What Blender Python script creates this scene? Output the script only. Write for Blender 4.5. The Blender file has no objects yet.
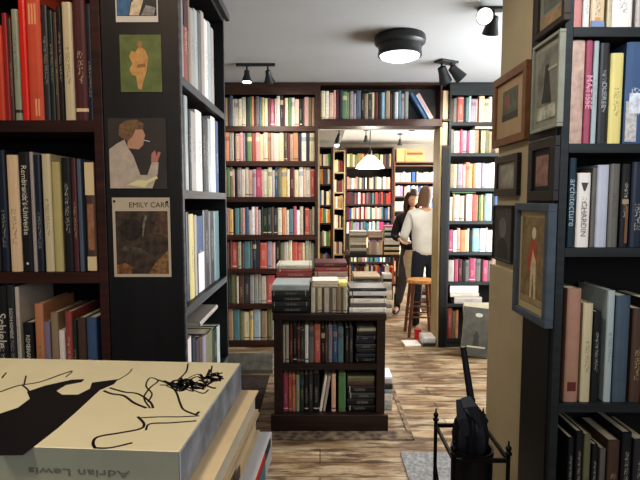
import bpy, bmesh, math, random
from mathutils import Vector, Matrix
PI = math.pi
random.seed(7)
scene = bpy.context.scene
col = scene.collection
H = 1.5
PITCH = math.atan(0.08)
SP, CP = math.sin(PITCH), math.cos(PITCH)

# ------------------------------------------------------------------ measuring
def ray(px, py):
    dx = (px - 320) / 500.0; dy = (240 - py) / 500.0
    return dx, CP + dy * SP, -SP + dy * CP
def at(px, py, Y):                     # point on the plane y = Y
    d = ray(px, py); t = Y / d[1]
    return d[0] * t, H + d[2] * t
def atx(px, py, X):                    # point on the plane x = X -> (Y, Z)
    d = ray(px, py); t = X / d[0]
    return d[1] * t, H + d[2] * t
def atz(px, py, Z):
    d = ray(px, py); t = (Z - H) / d[2]
    return d[0] * t, d[1] * t
def zat(py, Y): return at(320, py, Y)[1]

# ------------------------------------------------------------------ materials
def lin(c):
    return tuple(((v / 12.92) if v <= 0.04045 else ((v + 0.055) / 1.055) ** 2.4) for v in c)
def hexc(h):
    return lin(tuple(int(h[i:i + 2], 16) / 255.0 for i in (0, 2, 4)))
_m = {}
def mat(name, rgb, rough=0.6, metal=0.0, emit=None, estr=0.0, noise=0.0, nscale=20.0, spec=0.5, bump=0.0):
    if name in _m: return _m[name]
    m = bpy.data.materials.new(name); m.use_nodes = True
    nt = m.node_tree; b = nt.nodes['Principled BSDF']
    b.inputs['Roughness'].default_value = rough
    b.inputs['Metallic'].default_value = metal
    b.inputs['Specular IOR Level'].default_value = spec
    b.inputs['Base Color'].default_value = (*rgb, 1)
    if emit is not None:
        b.inputs['Emission Color'].default_value = (*emit, 1)
        b.inputs['Emission Strength'].default_value = estr
    if noise > 0 or bump > 0:
        tc = nt.nodes.new('ShaderNodeTexCoord')
        n = nt.nodes.new('ShaderNodeTexNoise'); n.inputs['Scale'].default_value = nscale
        n.inputs['Detail'].default_value = 4
        nt.links.new(tc.outputs['Object'], n.inputs['Vector'])
        if noise > 0:
            r = nt.nodes.new('ShaderNodeValToRGB')
            r.color_ramp.elements[0].position = 0.3; r.color_ramp.elements[1].position = 0.7
            r.color_ramp.elements[0].color = (*[v * (1 - noise) for v in rgb], 1)
            r.color_ramp.elements[1].color = (*[min(1, v * (1 + noise)) for v in rgb], 1)
            nt.links.new(n.outputs['Fac'], r.inputs['Fac'])
            nt.links.new(r.outputs['Color'], b.inputs['Base Color'])
        if bump > 0:
            bp = nt.nodes.new('ShaderNodeBump'); bp.inputs['Strength'].default_value = bump
            bp.inputs['Distance'].default_value = 0.01
            nt.links.new(n.outputs['Fac'], bp.inputs['Height'])
            nt.links.new(bp.outputs['Normal'], b.inputs['Normal'])
    _m[name] = m
    return m

def wood(name, c1, c2, rough=0.45, axis='X', scale=6):
    if name in _m: return _m[name]
    m = bpy.data.materials.new(name); m.use_nodes = True
    nt = m.node_tree; b = nt.nodes['Principled BSDF']; b.inputs['Roughness'].default_value = rough
    tc = nt.nodes.new('ShaderNodeTexCoord'); mp = nt.nodes.new('ShaderNodeMapping')
    s = {'X': (scale * .15, scale * 2.5, scale * 2.5), 'Y': (scale * 2.5, scale * .15, scale * 2.5), 'Z': (scale * 2.5, scale * 2.5, scale * .15)}[axis]
    mp.inputs['Scale'].default_value = s
    n = nt.nodes.new('ShaderNodeTexNoise'); n.inputs['Scale'].default_value = 3; n.inputs['Detail'].default_value = 6
    r = nt.nodes.new('ShaderNodeValToRGB')
    r.color_ramp.elements[0].position = .35; r.color_ramp.elements[1].position = .7
    r.color_ramp.elements[0].color = (*c1, 1); r.color_ramp.elements[1].color = (*c2, 1)
    nt.links.new(tc.outputs['Object'], mp.inputs['Vector']); nt.links.new(mp.outputs['Vector'], n.inputs['Vector'])
    nt.links.new(n.outputs['Fac'], r.inputs['Fac']); nt.links.new(r.outputs['Color'], b.inputs['Base Color'])
    _m[name] = m
    return m

PAL = {  # code: (name, hex)
 'k': ('black', '1c1b1d'), 'K': ('charcoal', '36383a'), 'g': ('grey', '6f6d68'), 'G': ('light grey', 'a9a59a'),
 'w': ('white', 'ebe8e2'), 'c': ('cream', 'e2d2a6'), 'i': ('ivory', 'cfc6b0'), 't': ('tan', 'b08a5c'), 'b': ('brown', '5a3a2a'),
 'B': ('blue', '2f5c94'), 'n': ('navy', '1d2b45'), 's': ('sky blue', '74bdd0'), 'l': ('teal', '4b7f86'), 'e': ('green', '4f8a45'),
 'E': ('dark green', '28402f'), 'o': ('orange', 'd9853a'), 'O': ('olive', '7a7a48'), 'y': ('yellow', 'e8c440'), 'r': ('red', 'c83a2c'),
 'R': ('maroon', '6e2228'), 'p': ('pink', 'd8958a'), 'm': ('magenta', 'c5336a'), 'v': ('violet', '9a8aa8'), 'S': ('sage green', '9aa78c'),
 'P': ('peach', 'e6b98a'), 'u': ('slate blue', '55677d'), 'a': ('pale blue', 'b4c4cc')}
TXT = {'k': 'd8d2c0', 'K': 'c8c4b8', 'n': 'd0ccc0', 'R': 'e0c8a0', 'E': 'd0c890', 'b': 'd8c090', 'B': 'e8e8e8', 'r': 'f0d8c8', 'm': 'f4d8e0'}
def cover(code, var=None, pale=False):
    """cloth or paper cover with title bands and small worn marks down the spine"""
    if var is None: var = random.randrange(4)
    key = 'cover_%s_%d' % (PAL[code][0].replace(' ', '_'), var)
    if key in _m: return _m[key]
    rnd = random.Random(key)
    base = hexc(PAL[code][1]); j = rnd.uniform(.75, 1.12)
    lum = .3 * base[0] + .59 * base[1] + .11 * base[2]; base = tuple(.93 * (.66 * v + .34 * lum * q) for v, q in zip(base, (1.05, 1, .93)))
    base = tuple(min(1, v * j * rnd.uniform(.93, 1.07)) for v in base)
    m = bpy.data.materials.new(key); m.use_nodes = True
    nt = m.node_tree; L = nt.links.new; b = nt.nodes['Principled BSDF']
    b.inputs['Roughness'].default_value = rnd.uniform(.35, .65)
    tc = nt.nodes.new('ShaderNodeTexCoord'); sx = nt.nodes.new('ShaderNodeSeparateXYZ')
    L(tc.outputs['Generated'], sx.inputs[0])
    ramp = nt.nodes.new('ShaderNodeValToRGB'); ramp.color_ramp.interpolation = 'CONSTANT'
    e = ramp.color_ramp.elements; e[0].color = (*base, 1); e[1].color = (*base, 1); e[1].position = .99
    txt = hexc(TXT.get(code, '3a2f2a'))
    other = hexc(PAL[rnd.choice('kwcRntBbi')][1])
    def band(p, h, c):
        x = e.new(p); x.color = (*c, 1); x = e.new(p + h); x.color = (*base, 1)
    if var == 0: band(.07, .025, txt)
    elif var == 1: band(.70, .15, tuple(.5 * a + .5 * o for a, o in zip(base, other)))
    elif var == 2: band(.06, .012, txt); band(.93, .012, txt)
    L(sx.outputs['Z'], ramp.inputs['Fac'])
    mp = nt.nodes.new('ShaderNodeMapping'); mp.inputs['Scale'].default_value = (5, .01, 26)
    n = nt.nodes.new('ShaderNodeTexNoise'); n.inputs['Scale'].default_value = 1.6; n.inputs['Detail'].default_value = 1
    L(tc.outputs['Generated'], mp.inputs['Vector']); L(mp.outputs['Vector'], n.inputs['Vector'])
    gt = nt.nodes.new('ShaderNodeMath'); gt.operation = 'GREATER_THAN'; gt.inputs[1].default_value = .53
    L(n.outputs['Fac'], gt.inputs[0])
    def rng(sock, lo, hi):
        a = nt.nodes.new('ShaderNodeMath'); a.operation = 'COMPARE'
        a.inputs[1].default_value = (lo + hi) / 2; a.inputs[2].default_value = (hi - lo) / 2
        L(sock, a.inputs[0]); return a.outputs[0]
    def mul(a, c):
        x = nt.nodes.new('ShaderNodeMath'); x.operation = 'MULTIPLY'; L(a, x.inputs[0])
        if isinstance(c, float): x.inputs[1].default_value = c
        else: L(c, x.inputs[1])
        return x.outputs[0]
    lo = rnd.uniform(.2, .4)
    f = mul(mul(gt.outputs[0], rng(sx.outputs['Z'], lo, lo + rnd.uniform(.25, .45))), mul(rng(sx.outputs['X'], .3, .7), rng(sx.outputs['Y'], -.1, .06)))
    mx = nt.nodes.new('ShaderNodeMix'); mx.data_type = 'RGBA'
    L(mul(f, .45), mx.inputs[0]); L(ramp.outputs['Color'], mx.inputs[6]); mx.inputs[7].default_value = (*txt, 1)
    L(mx.outputs[2], b.inputs['Base Color'])
    _m[key] = m
    return m

def page_mat():
    if 'paper_pages' in _m: return _m['paper_pages']
    m = bpy.data.materials.new('paper_pages'); m.use_nodes = True
    nt = m.node_tree; b = nt.nodes['Principled BSDF']; b.inputs['Roughness'].default_value = .85
    tc = nt.nodes.new('ShaderNodeTexCoord'); mp = nt.nodes.new('ShaderNodeMapping'); mp.inputs['Scale'].default_value = (700, 2, 2)
    n = nt.nodes.new('ShaderNodeTexNoise'); n.inputs['Scale'].default_value = 1
    r = nt.nodes.new('ShaderNodeValToRGB')
    r.color_ramp.elements[0].position = .3; r.color_ramp.elements[1].position = .7
    r.color_ramp.elements[0].color = (*hexc('b8ab8c'), 1); r.color_ramp.elements[1].color = (*hexc('e9dfc4'), 1)
    nt.links.new(tc.outputs['Object'], mp.inputs['Vector']); nt.links.new(mp.outputs['Vector'], n.inputs['Vector'])
    nt.links.new(n.outputs['Fac'], r.inputs['Fac']); nt.links.new(r.outputs['Color'], b.inputs['Base Color'])
    _m['paper_pages'] = m
    return m
PAGES = page_mat()

BLACKWOOD = wood('black_painted_wood', hexc('0b090a'), hexc('171314'), .5, 'Z')
EDGEWOOD = wood('worn_grey_shelf_edge', hexc('2a2b2e'), hexc('54565a'), .45, 'X')
REDWOOD = wood('dark_red_brown_wood', hexc('27150f'), hexc('46281c'), .45, 'X')
BROWNBACK = mat('dark_bookcase_back', hexc('120c0a'), .8, noise=.2)
SLATEWOOD = wood('slate_green_painted_wood', hexc('1c2021'), hexc('2c3132'), .5, 'X')
NEARRED = wood('near_dark_mahogany', hexc('23100a'), hexc('4a2316'), .4, 'X')
CASEWOOD = wood('low_case_dark_wood', hexc('1e1210'), hexc('38231d'), .4, 'X')
DARK = mat('near_black_back', hexc('0c0b0c'), .8, noise=.15)

# ------------------------------------------------------------------ mesh tools
class MB:
    def __init__(s): s.v = []; s.f = []; s.m = []; s.c = []
    def face(s, idx, mi=0, c=None): s.f.append(tuple(idx)); s.m.append(mi); s.c.append(c)
    def box(s, x0, x1, y0, y1, z0, z1, mi=0, M=None, c=None):
        b = len(s.v)
        pts = [Vector(p) for p in ((x0, y0, z0), (x1, y0, z0), (x1, y1, z0), (x0, y1, z0), (x0, y0, z1), (x1, y0, z1), (x1, y1, z1), (x0, y1, z1))]
        if M: pts = [M @ p for p in pts]
        s.v += pts
        for q in ((0, 3, 2, 1), (4, 5, 6, 7), (0, 1, 5, 4), (1, 2, 6, 5), (2, 3, 7, 6), (3, 0, 4, 7)):
            s.face([b + i for i in q], mi, c)
        return s
    def prism(s, pts, y0, y1, mi=0, plane='xz'):   # polygon extruded along the third axis
        b = len(s.v); n = len(pts)
        def P(a, c, t): return Vector((a, t, c)) if plane == 'xz' else (Vector((a, c, t)) if plane == 'xy' else Vector((t, a, c)))
        s.v += [P(a, c, y0) for a, c in pts] + [P(a, c, y1) for a, c in pts]
        s.face(list(range(b, b + n)), mi); s.face(list(range(b + 2 * n - 1, b + n - 1, -1)), mi)
        for i in range(n):
            j = (i + 1) % n; s.face((b + i, b + n + i, b + n + j, b + j), mi)
        return s
    def lathe(s, prof, seg=20, M=None, mi=0, cap=True):
        b = len(s.v)
        for r, z in prof:
            for k in range(seg):
                a = 2 * PI * k / seg; p = Vector((r * math.cos(a), r * math.sin(a), z))
                s.v.append(M @ p if M else p)
        for i in range(len(prof) - 1):
            for k in range(seg):
                k2 = (k + 1) % seg
                s.face((b + i * seg + k, b + i * seg + k2, b + (i + 1) * seg + k2, b + (i + 1) * seg + k), mi)
        if cap:
            s.face([b + k for k in range(seg)][::-1], mi); s.face([b + (len(prof) - 1) * seg + k for k in range(seg)], mi)
        return s
    def rod(s, a, b_, r0, r1=None, seg=10, mi=0):
        a = Vector(a); b_ = Vector(b_); r1 = r0 if r1 is None else r1
        d = b_ - a; q = d.to_track_quat('Z', 'Y').to_matrix().to_4x4()
        return s.lathe([(r0, 0), (r1, d.length)], seg, Matrix.Translation(a) @ q, mi)
    def ball(s, c, r, seg=12, mi=0, sc=(1, 1, 1)):
        n = 7; prof = [(max(.0005, math.sin(PI * i / n)) * r, -math.cos(PI * i / n) * r) for i in range(n + 1)]
        return s.lathe(prof, seg, Matrix.Translation(Vector(c)) @ Matrix.Diagonal((*sc, 1)), mi)
    def build(s, name, mats, parent=None, smooth=False, loc=None, rot=None, bevel=0):
        me = bpy.data.meshes.new(name); me.from_pydata([tuple(p) for p in s.v], [], s.f)
        if not isinstance(mats, (list, tuple)): mats = [mats]
        for m in mats: me.materials.append(m)
        for p, mi in zip(me.polygons, s.m): p.material_index = mi; p.use_smooth = smooth
        if any(c is not None for c in s.c):
            at_ = me.color_attributes.new('tint', 'FLOAT_COLOR', 'CORNER')
            for p, c in zip(me.polygons, s.c):
                for li in p.loop_indices: at_.data[li].color = (*(c or (.5, .5, .5)), 1)
        bm = bmesh.new(); bm.from_mesh(me); bmesh.ops.recalc_face_normals(bm, faces=bm.faces); bm.to_mesh(me); bm.free()
        me.update()
        if smooth:
            try: me.set_sharp_from_angle(angle=math.radians(40))
            except Exception: pass
        o = bpy.data.objects.new(name, me); col.objects.link(o)
        if parent: o.parent = parent
        if loc: o.location = loc
        if rot: o.rotation_euler = rot
        if bevel:
            mo = o.modifiers.new('bevel', 'BEVEL'); mo.width = bevel; mo.segments = 2; mo.limit_method = 'ANGLE'
        return o

def empty(name, loc=(0, 0, 0), rot=(0, 0, 0)):
    o = bpy.data.objects.new(name, None); col.objects.link(o); o.location = loc; o.rotation_euler = rot
    o.empty_display_size = .05
    return o
def tag(o, label, cat, group=None, kind=None):
    if label: o['label'] = label
    if cat: o['category'] = cat
    if group: o['group'] = group
    if kind: o['kind'] = kind
    return o
def struct(o): o['kind'] = 'structure'; return o

def lettering(name, text, size, m, parent, loc, rot, extrude=.0003, sx=1.0, align='CENTER'):
    cu = bpy.data.curves.new(name, 'FONT'); cu.body = text; cu.size = size; cu.extrude = extrude
    cu.align_x = align; cu.align_y = 'CENTER'; cu.resolution_u = 3
    t = bpy.data.objects.new(name + '_src', cu); col.objects.link(t)
    bpy.context.view_layer.update()
    me = bpy.data.meshes.new_from_object(t.evaluated_get(bpy.context.evaluated_depsgraph_get()))
    bpy.data.objects.remove(t)
    me.materials.clear(); me.materials.append(m); me.name = name
    o = bpy.data.objects.new(name, me); col.objects.link(o); o.parent = parent
    o.location = loc; o.rotation_euler = rot; o.scale = (sx, 1, 1)
    return o

# ------------------------------------------------------------------ setting
def wall(name, x0, x1, y0, y1, z0, z1, m): return struct(MB().box(x0, x1, y0, y1, z0, z1).build(name, m))

def floor_material():
    m = bpy.data.materials.new('worn_painted_planks'); m.use_nodes = True
    nt = m.node_tree; L = nt.links.new; b = nt.nodes['Principled BSDF']; b.inputs['Roughness'].default_value = .42
    tc = nt.nodes.new('ShaderNodeTexCoord')
    br = nt.nodes.new('ShaderNodeTexBrick'); br.inputs['Scale'].default_value = 1
    br.inputs['Brick Width'].default_value = 1.7; br.inputs['Row Height'].default_value = .145; br.inputs['Mortar Size'].default_value = .004
    br.inputs['Color1'].default_value = (.75, .75, .75, 1); br.inputs['Color2'].default_value = (1, 1, 1, 1); br.inputs['Mortar'].default_value = (.12, .08, .05, 1)
    L(tc.outputs['Object'], br.inputs['Vector'])
    def nz(sc, scale, det=8, rough=.65):
        mp = nt.nodes.new('ShaderNodeMapping'); mp.inputs['Scale'].default_value = sc
        n = nt.nodes.new('ShaderNodeTexNoise'); n.inputs['Scale'].default_value = scale; n.inputs['Detail'].default_value = det; n.inputs['Roughness'].default_value = rough
        L(tc.outputs['Object'], mp.inputs['Vector']); L(mp.outputs['Vector'], n.inputs['Vector']); return n.outputs['Fac']
    def ramp(f, stops):
        r = nt.nodes.new('ShaderNodeValToRGB'); el = r.color_ramp.elements
        while len(el) < len(stops): el.new(.5)
        for e_, (p, c) in zip(el, stops): e_.position = p; e_.color = (*c, 1)
        L(f, r.inputs['Fac']); return r.outputs['Color']
    def mix(f, a, c, mode='MIX'):
        x = nt.nodes.new('ShaderNodeMix'); x.data_type = 'RGBA'; x.blend_type = mode
        if isinstance(f, float): x.inputs[0].default_value = f
        else: L(f, x.inputs[0])
        L(a, x.inputs[6]); L(c, x.inputs[7]); return x.outputs[2]
    base = ramp(nz((1, 4.5, 1), 1.9), [(.25, hexc('6a4f38')), (.42, hexc('937a5c')), (.56, hexc('b09d80')), (.75, hexc('c8bda6'))])
    worn = ramp(nz((1.5, 8, 1), 1.8, 10, .72), [(.44, (0, 0, 0)), (.54, (1, 1, 1))])
    dark = ramp(nz((2, 16, 1), 2.4), [(.3, hexc('3a2a20')), (.5, hexc('634d3a')), (.7, hexc('8a7052'))])
    c = mix(worn, dark, base)
    grey = ramp(nz((1.4, 5, 1), 1.3, 8, .75), [(.60, (0, 0, 0)), (.66, (1, 1, 1))])
    g = ramp(nz((6, 20, 1), 3), [(.35, hexc('3a3d42')), (.7, hexc('8b8d8c'))])
    c = mix(grey, c, g)
    c = mix(.75, c, br.outputs['Color'], 'MULTIPLY')
    L(c, b.inputs['Base Color'])
    bp = nt.nodes.new('ShaderNodeBump'); bp.inputs['Strength'].default_value = .25; bp.inputs['Distance'].default_value = .004
    L(br.outputs['Fac'], bp.inputs['Height']); bp.invert = True; L(bp.outputs['Normal'], b.inputs['Normal'])
    return m
FLOOR = floor_material()
CEIL = mat('grey_white_ceiling_paint', hexc('9fa0a0'), .85, noise=.03, nscale=2)
PLASTER = mat('warm_cream_plaster', hexc('b3a283'), .8, noise=.06, nscale=5, bump=.05)
WALLM = mat('off_white_wall', hexc('c9c2b4'), .85, noise=.04, nscale=3)
struct(MB().box(-2.2, 3.6, -1.6, 10.6, -.1, 0).build('floor', FLOOR))
struct(MB().box(-2.2, 3.6, -1.6, 5.4, 2.65, 2.75).build('ceiling', CEIL))
struct(MB().box(-2.2, 3.6, 5.4, 10.6, 2.65, 2.75).build('ceiling', mat('brightened_rear_ceiling', hexc('ece9e2'), .85, noise=.02, nscale=2)))  # whiter than the front ceiling, standing in for the rear room's brighter light
wall('wall_left', -2.3, -2.2, -1.6, 10.6, 0, 2.65, WALLM)
wall('wall_back', -2.2, 3.6, 10.5, 10.6, 0, 2.65, WALLM)
# right wall of the front room, with an added unseen window opening for fill light
wr = MB(); wr.box(2.5, 2.6, -1.6, 2.5, 0, 2.65); wr.box(2.5, 2.6, 4.7, 5.4, 0, 2.65); wr.box(2.5, 2.6, 2.5, 4.7, 0, .7); wr.box(2.5, 2.6, 2.5, 4.7, 2.4, 2.65)
struct(wr.build('wall_right', WALLM))
fr = MB(); fr.box(2.52, 2.58, 2.5, 2.56, .7, 2.4); fr.box(2.52, 2.58, 4.64, 4.7, .7, 2.4); fr.box(2.52, 2.58, 2.56, 4.64, .7, .76); fr.box(2.52, 2.58, 2.56, 4.64, 2.34, 2.4); fr.box(2.53, 2.57, 3.58, 3.62, .76, 2.34)
struct(fr.build('added_window_1', mat('white_window_paint', hexc('dddad0'), .5, noise=.03)))  # frame of the added window, out of view
wall('wall_rear_room_right', 3.5, 3.6, 5.4, 10.5, 0, 2.65, WALLM)
# partition between the two rooms, doorway in it
Yb = 5.0
DX0, DX1 = at(320, 240, Yb)[0], at(440, 240, Yb)[0]
ZL = at(320, 126, Yb)[1]
wall('wall_partition_left', -2.2, DX0 - .02, 5.225, 5.3, 0, 2.65, WALLM); wall('wall_partition_right', DX1 + .005, 2.5, 5.225, 5.3, 0, 2.65, WALLM); wall('wall_partition_over', DX0 - .02, DX1 + .005, 5.225, 5.3, ZL, 2.65, WALLM)
JAMB = wood('pale_tan_jamb_paint', hexc('9a8866'), hexc('b7a683'), .6, 'Z')
struct(MB().box(DX1 - .012, DX1 + .004, 5.02, 5.31, 0, ZL - .005).build('trim_1', JAMB))
struct(MB().box(DX0 - .019, DX0 - .003, 5.225, 5.31, 0, ZL - .005).build('trim_2', JAMB))
# pillar on the right
PX = .728
wall('wall_pillar', PX, 1.25, 1.67, 2.06, 0, 2.65, PLASTER)
zl = atx(488, 263, PX - .02)[1]
struct(MB().box(PX - .018, PX - .001, 1.668, 2.075, 0, zl).build('trim_3', PLASTER))
# beam in the rear room
struct(MB().box(-1.4, .33, 5.45, 10.45, 2.42, 2.65).build('trim_4', mat('greyer_beam_paint', hexc('9d998f'), .85, noise=.03)))
struct(MB().box(-1.2, 2.4, 2.7, 2.78, 2.615, 2.65).build('trim_5', CEIL))

# ------------------------------------------------------------------ books
ALLBOOKS = []
def book_mesh(t, h, d, coverm, name='book'):
    """upright book, base centre at origin, spine towards -y; cover and page block in one mesh"""
    b = MB(); c = min(.003, t * .14); x = t / 2
    r = min(.004, t * .2)
    sp = [(-x, r), (-x * .55, 0), (x * .55, 0), (x, r), (x, d), (x - c, d), (x - c, r + c), (-x + c, r + c), (-x + c, d), (-x, d)]
    b.prism(sp, 0, h, 0, 'xy')
    g = .003 if h > .1 else .001
    b.box(-x + c, x - c, r + c, d - .003, g, h - g, 1)
    return b
def book(name, t, h, d, code, loc, rot=(0, 0, 0), var=None, detail=False, m=None, m2=None):
    cm = m or cover(code, var)
    if not detail:
        o = book_mesh(t, h, d, cm).build(name, [cm, m2 or PAGES], None)
        o.location = loc; o.rotation_euler = rot
        return o
    root = empty(name, loc, rot)
    c = min(.003, t * .14); x = t / 2; r = min(.005, t * .22)
    sp = [(-x, r), (-x * .8, r * .35), (-x * .4, 0), (x * .4, 0), (x * .8, r * .35), (x, r), (x, d), (x - c, d), (x - c, r + c), (-x + c, r + c), (-x + c, d), (-x, d)]
    cv = MB().prism(sp, 0, h, 0, 'xy').build('cover', cm, root, bevel=.0006)
    cv['tone'] = code
    MB().box(-x + c + .0002, x - c - .0002, r + c + .0002, d - .004, .003, h - .003).build('page_block', m2 or PAGES, root)
    return root
ORD = ['leftmost', 'second', 'third', 'fourth', 'fifth', 'sixth', 'seventh', 'eighth', 'ninth', 'tenth', 'eleventh', 'twelfth', 'thirteenth', 'fourteenth', 'fifteenth', 'sixteenth', 'seventeenth', 'eighteenth', 'nineteenth', 'twentieth', 'twenty-first', 'twenty-second', 'twenty-third', 'twenty-fourth', 'twenty-fifth', 'twenty-sixth', 'twenty-seventh', 'twenty-eighth', 'twenty-ninth', 'thirtieth']
def label_row(items, where, group, kind='book'):
    """items: (object, colour name, thickness, override label)"""
    n = len(items); keys = []
    for i, (o, c, t, ov) in enumerate(items):
        l = items[i - 1][1] if i else None; r = items[i + 1][1] if i < n - 1 else None
        keys.append((c, l, r))
    ts = sorted(t for _, _, t, _ in items)
    for i, (o, c, t, ov) in enumerate(items):
        size = 'thin ' if t <= ts[n // 4] else ('thick ' if t >= ts[(3 * n) // 4] else '')
        l, r = keys[i][1:]
        if ov: lab = ov
        elif l is None: lab = '%s%s %s, leftmost on %s' % (size, c, kind, where)
        elif keys.count(keys[i]) == 1 and r and l != c and r != c and l != r:
            lab = '%s%s %s between %s and %s ones, %s' % (size, c, kind, l, r, where)
        else:
            lab = '%s%s %s, %s from left, %s' % (size, c, kind, ORD[min(i, 29)], where)
        if len(lab.split()) > 16 and size: lab = lab[len(size):]
        if len(lab.split()) > 16: lab = lab.replace(' of the ', ' of ').replace('bookcase', 'case')
        tag(o, lab, 'book', group)
        ALLBOOKS.append(o)

def row(Y, zb, x0, x1, spec, ytops, where, group, recess=.03, depth=.165, lean=0.0, name='book', jit=.02, zmax=99):
    """a far row: spec 'code width code width ...' in image proportion, from x0 to x1 (metres)"""
    toks = spec.split(); its = [(s[0], float(s[1:])) for s in toks]
    tot = sum(w for _, w in its); x = x0; k = (x1 - x0) / tot
    items = []
    for c, w in its:
        wd = w * k; h = min(ytops + random.uniform(-jit * 1.6, jit * .3), zmax - zb - .006 - random.random() * .006)
        t = wd * .955
        o = book(name, t, h, depth * random.uniform(.85, 1), c, (x + wd / 2, Y + recess + random.uniform(0, .012), zb + .0006))
        items.append((o, PAL[c][0], t, None)); x += wd
    label_row(items, where, group)
    return items

# ------------------------------------------------------------------ bookcases
def bookcase(name, label, cat, x0, x1, depth, z0, z1, shelves, th, wood_m, back_m, loc=(0, 0, 0), rotz=0, side=.025, top=.03, plinth=None, edge_m=None, header=None, sides='lr'):
    root = empty(name, loc, (0, 0, rotz)); tag(root, label, cat)
    if 'l' in sides: MB().box(x0, x0 + side, 0, depth, z0, z1).build('side_panel', wood_m, root, bevel=.0015)
    if 'r' in sides: MB().box(x1 - side, x1, 0, depth, z0, z1).build('side_panel', wood_m, root, bevel=.0015)
    a = x0 + side if 'l' in sides else x0; b = x1 - side if 'r' in sides else x1
    MB().box(a, b, depth - .012, depth, z0, z1 - top).build('back_panel', back_m, root)
    MB().box(a, b, 0, depth, z1 - top, z1).build('top_panel', wood_m, root)
    if header: MB().box(a, b, 0, .02, header, z1 - top).build('header_board', wood_m, root)
    for z in shelves:
        s = MB().box(a, b, .004, depth - .012, z - th, z).build('shelf', [wood_m], root)
        if edge_m: MB().box(a, b, 0, .0038, z - th, z).build('edge_strip', edge_m, s)
    if plinth: MB().box(a, b, .01, .03, z0, plinth).build('plinth', wood_m, root)
    return root

# ================= tall brown bookcase at the back, left
BX0, BX1 = -1.35, DX0 - .02
bot = [126, 161, 197, 235, 269, 304, 341]
top = [96, 131, 167, 207, 240, 273, 309]
zbs = [zat(y, Yb) for y in bot]
bookcase('bookcase', 'tall red-brown wooden bookcase against the back wall left of the doorway', 'bookcase', BX0, BX1, .22, 0, 2.645, [z for z in zbs], .05, REDWOOD, BROWNBACK, (0, Yb, 0), side=.03, header=zat(94.5, Yb), plinth=zbs[-1] - .055)
R = ["G3 t3 b2 u2.5 G1.5 i4 c3 i4 E3 e2 o2 R2 g3 l3 y2 c3 b2.5 m4 G2 i3 k3 R1.5 c3 e3 i3 P4 k3 K2 p4 O3 t2.5",
     "c1.5 o5.5 S2.5 G2 k1.5 P4 p3 v2.5 k1.5 e4.5 r3.5 p4 c3.5 P4 t3 p2.5 i5 c5 b3 R2.5 t3 o5 n3 i4.5 n3 c5",
     "p4 e3 O2.5 p2 k2.5 G4 i3.5 G3 p4 v3 m5 p2 i4 c4 G2.5 B3 O3.5 y5 c2.5 R4.5 c4 i4 P3 i4 r4",
     "v4 p2 y4 k1.5 l4 g3 p3 B3 G3 w3 p3 G3 k2 E4 K4 b2 K4 i4 o4 i3 l4 m3 w3 i3.5 k1.5 r4 t3 i2.5",
     "b5 R2 r5 S3 R2 l5.5 g2 n3 K3 r6 v4 p3 k4 O3 G4 c3 r4.5 r4 P2.5 S3 i2 S3",
     "E5 O4 i1.5 b4 K4 G3 S3 G2 i4 r6 k2.5 E3 R2 i3 g3 t4 n4 R4 c3",
     "n3 t4 l5 O3 c5 y2.5 a6 t5 O4 i4 k1.5 i4 t4 G4 b4 g4 E4 R4"]
names = ['top', 'second', 'third', 'fourth', 'fifth', 'sixth', 'seventh']
xl = at(225, 240, Yb + .03)[0]; xr = BX1 - .033
for i in range(7):
    z = zbs[i]; h = zat(top[i], Yb + .03) - z
    row(Yb, z, xl - .02, xr, R[i], h, '%s shelf of the tall brown bookcase' % names[i], 'books on the tall brown bookcase', zmax=(zbs[i - 1] - .05) if i else 2.6)

# ================= shelf over the doorway
LZ = zat(119, Yb)
over = bookcase('over_door_bookcase', 'long single-shelf bookcase of dark wood spanning above the doorway', 'bookcase', BX1 + .002, DX1 - .002, .22, ZL, 2.645, [LZ], LZ - ZL, REDWOOD, mat('grey_back_board', hexc('5a5f60'), .7, noise=.1), (0, Yb, 0), side=.02, top=.02)
lx0 = BX1 + .026; lx1 = at(408.5, 105, Yb + .03)[0]
row(Yb, LZ, lx0, lx1, "c5 i4 P5 p2.5 R4 n3 e5 S3 G4 v3 u5 k4 t4 K4 c3 R3.5 k4 s4 t5 b3 K2 a4 l3 v4 S4", zat(90, Yb) - LZ, 'shelf above the doorway', 'books on the shelf above the doorway')
lean = []
xx = lx1 + .19
for c, t, h in (('B', .030, .29), ('s', .020, .27), ('p', .036, .28)):
    a = math.radians(-31)
    o = book('book', t, h, .16, c, (0, 0, 0), var=3)
    # pivot on the lower right corner, leaning left
    o.rotation_euler = (0, a, 0)
    o.location = (xx - (t / 2) * math.cos(a), Yb + .035, LZ + .001 + (t / 2) * math.sin(-a))
    tag(o, 'leaning %s book, tilted left at the right end of the shelf above the doorway' % PAL[c][0], 'book', 'leaning books above the doorway')
    xx += t / math.cos(a) + .002
# post with narrow niches right of the doorway
post = empty('narrow_post_shelf', (0, Yb, 0)); tag(post, 'narrow dark upright post with two small ledges between doorway and slate bookcase', 'post')
PXa, PXb = DX1 + .006, at(447, 240, Yb)[0] - .002
zn1, zn2 = zat(119, Yb), zat(145, Yb)
MB().box(PXa, PXb, 0, .22, 0, zn2 - .02).build('post_body', BLACKWOOD, post, bevel=.002)
MB().box(PXa, PXb, .19, .22, zn2 - .02, 2.645).build('post_back', BLACKWOOD, post)
for z in (zn1, zn2): MB().box(PXa, PXb, 0, .189, z - .019, z).build('ledge', REDWOOD, post)
for z, h, w in ((zn1, .28, 'upper'), (zn2, .225, 'lower')):
    o = book('book', PXb - PXa - .012, h, .15, 'P', ((PXa + PXb) / 2, Yb + .03, z + .0006), var=3)
    tag(o, 'tan paper-covered book alone on the %s small ledge of the narrow post' % w, 'book', 'books on the narrow post')

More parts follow.
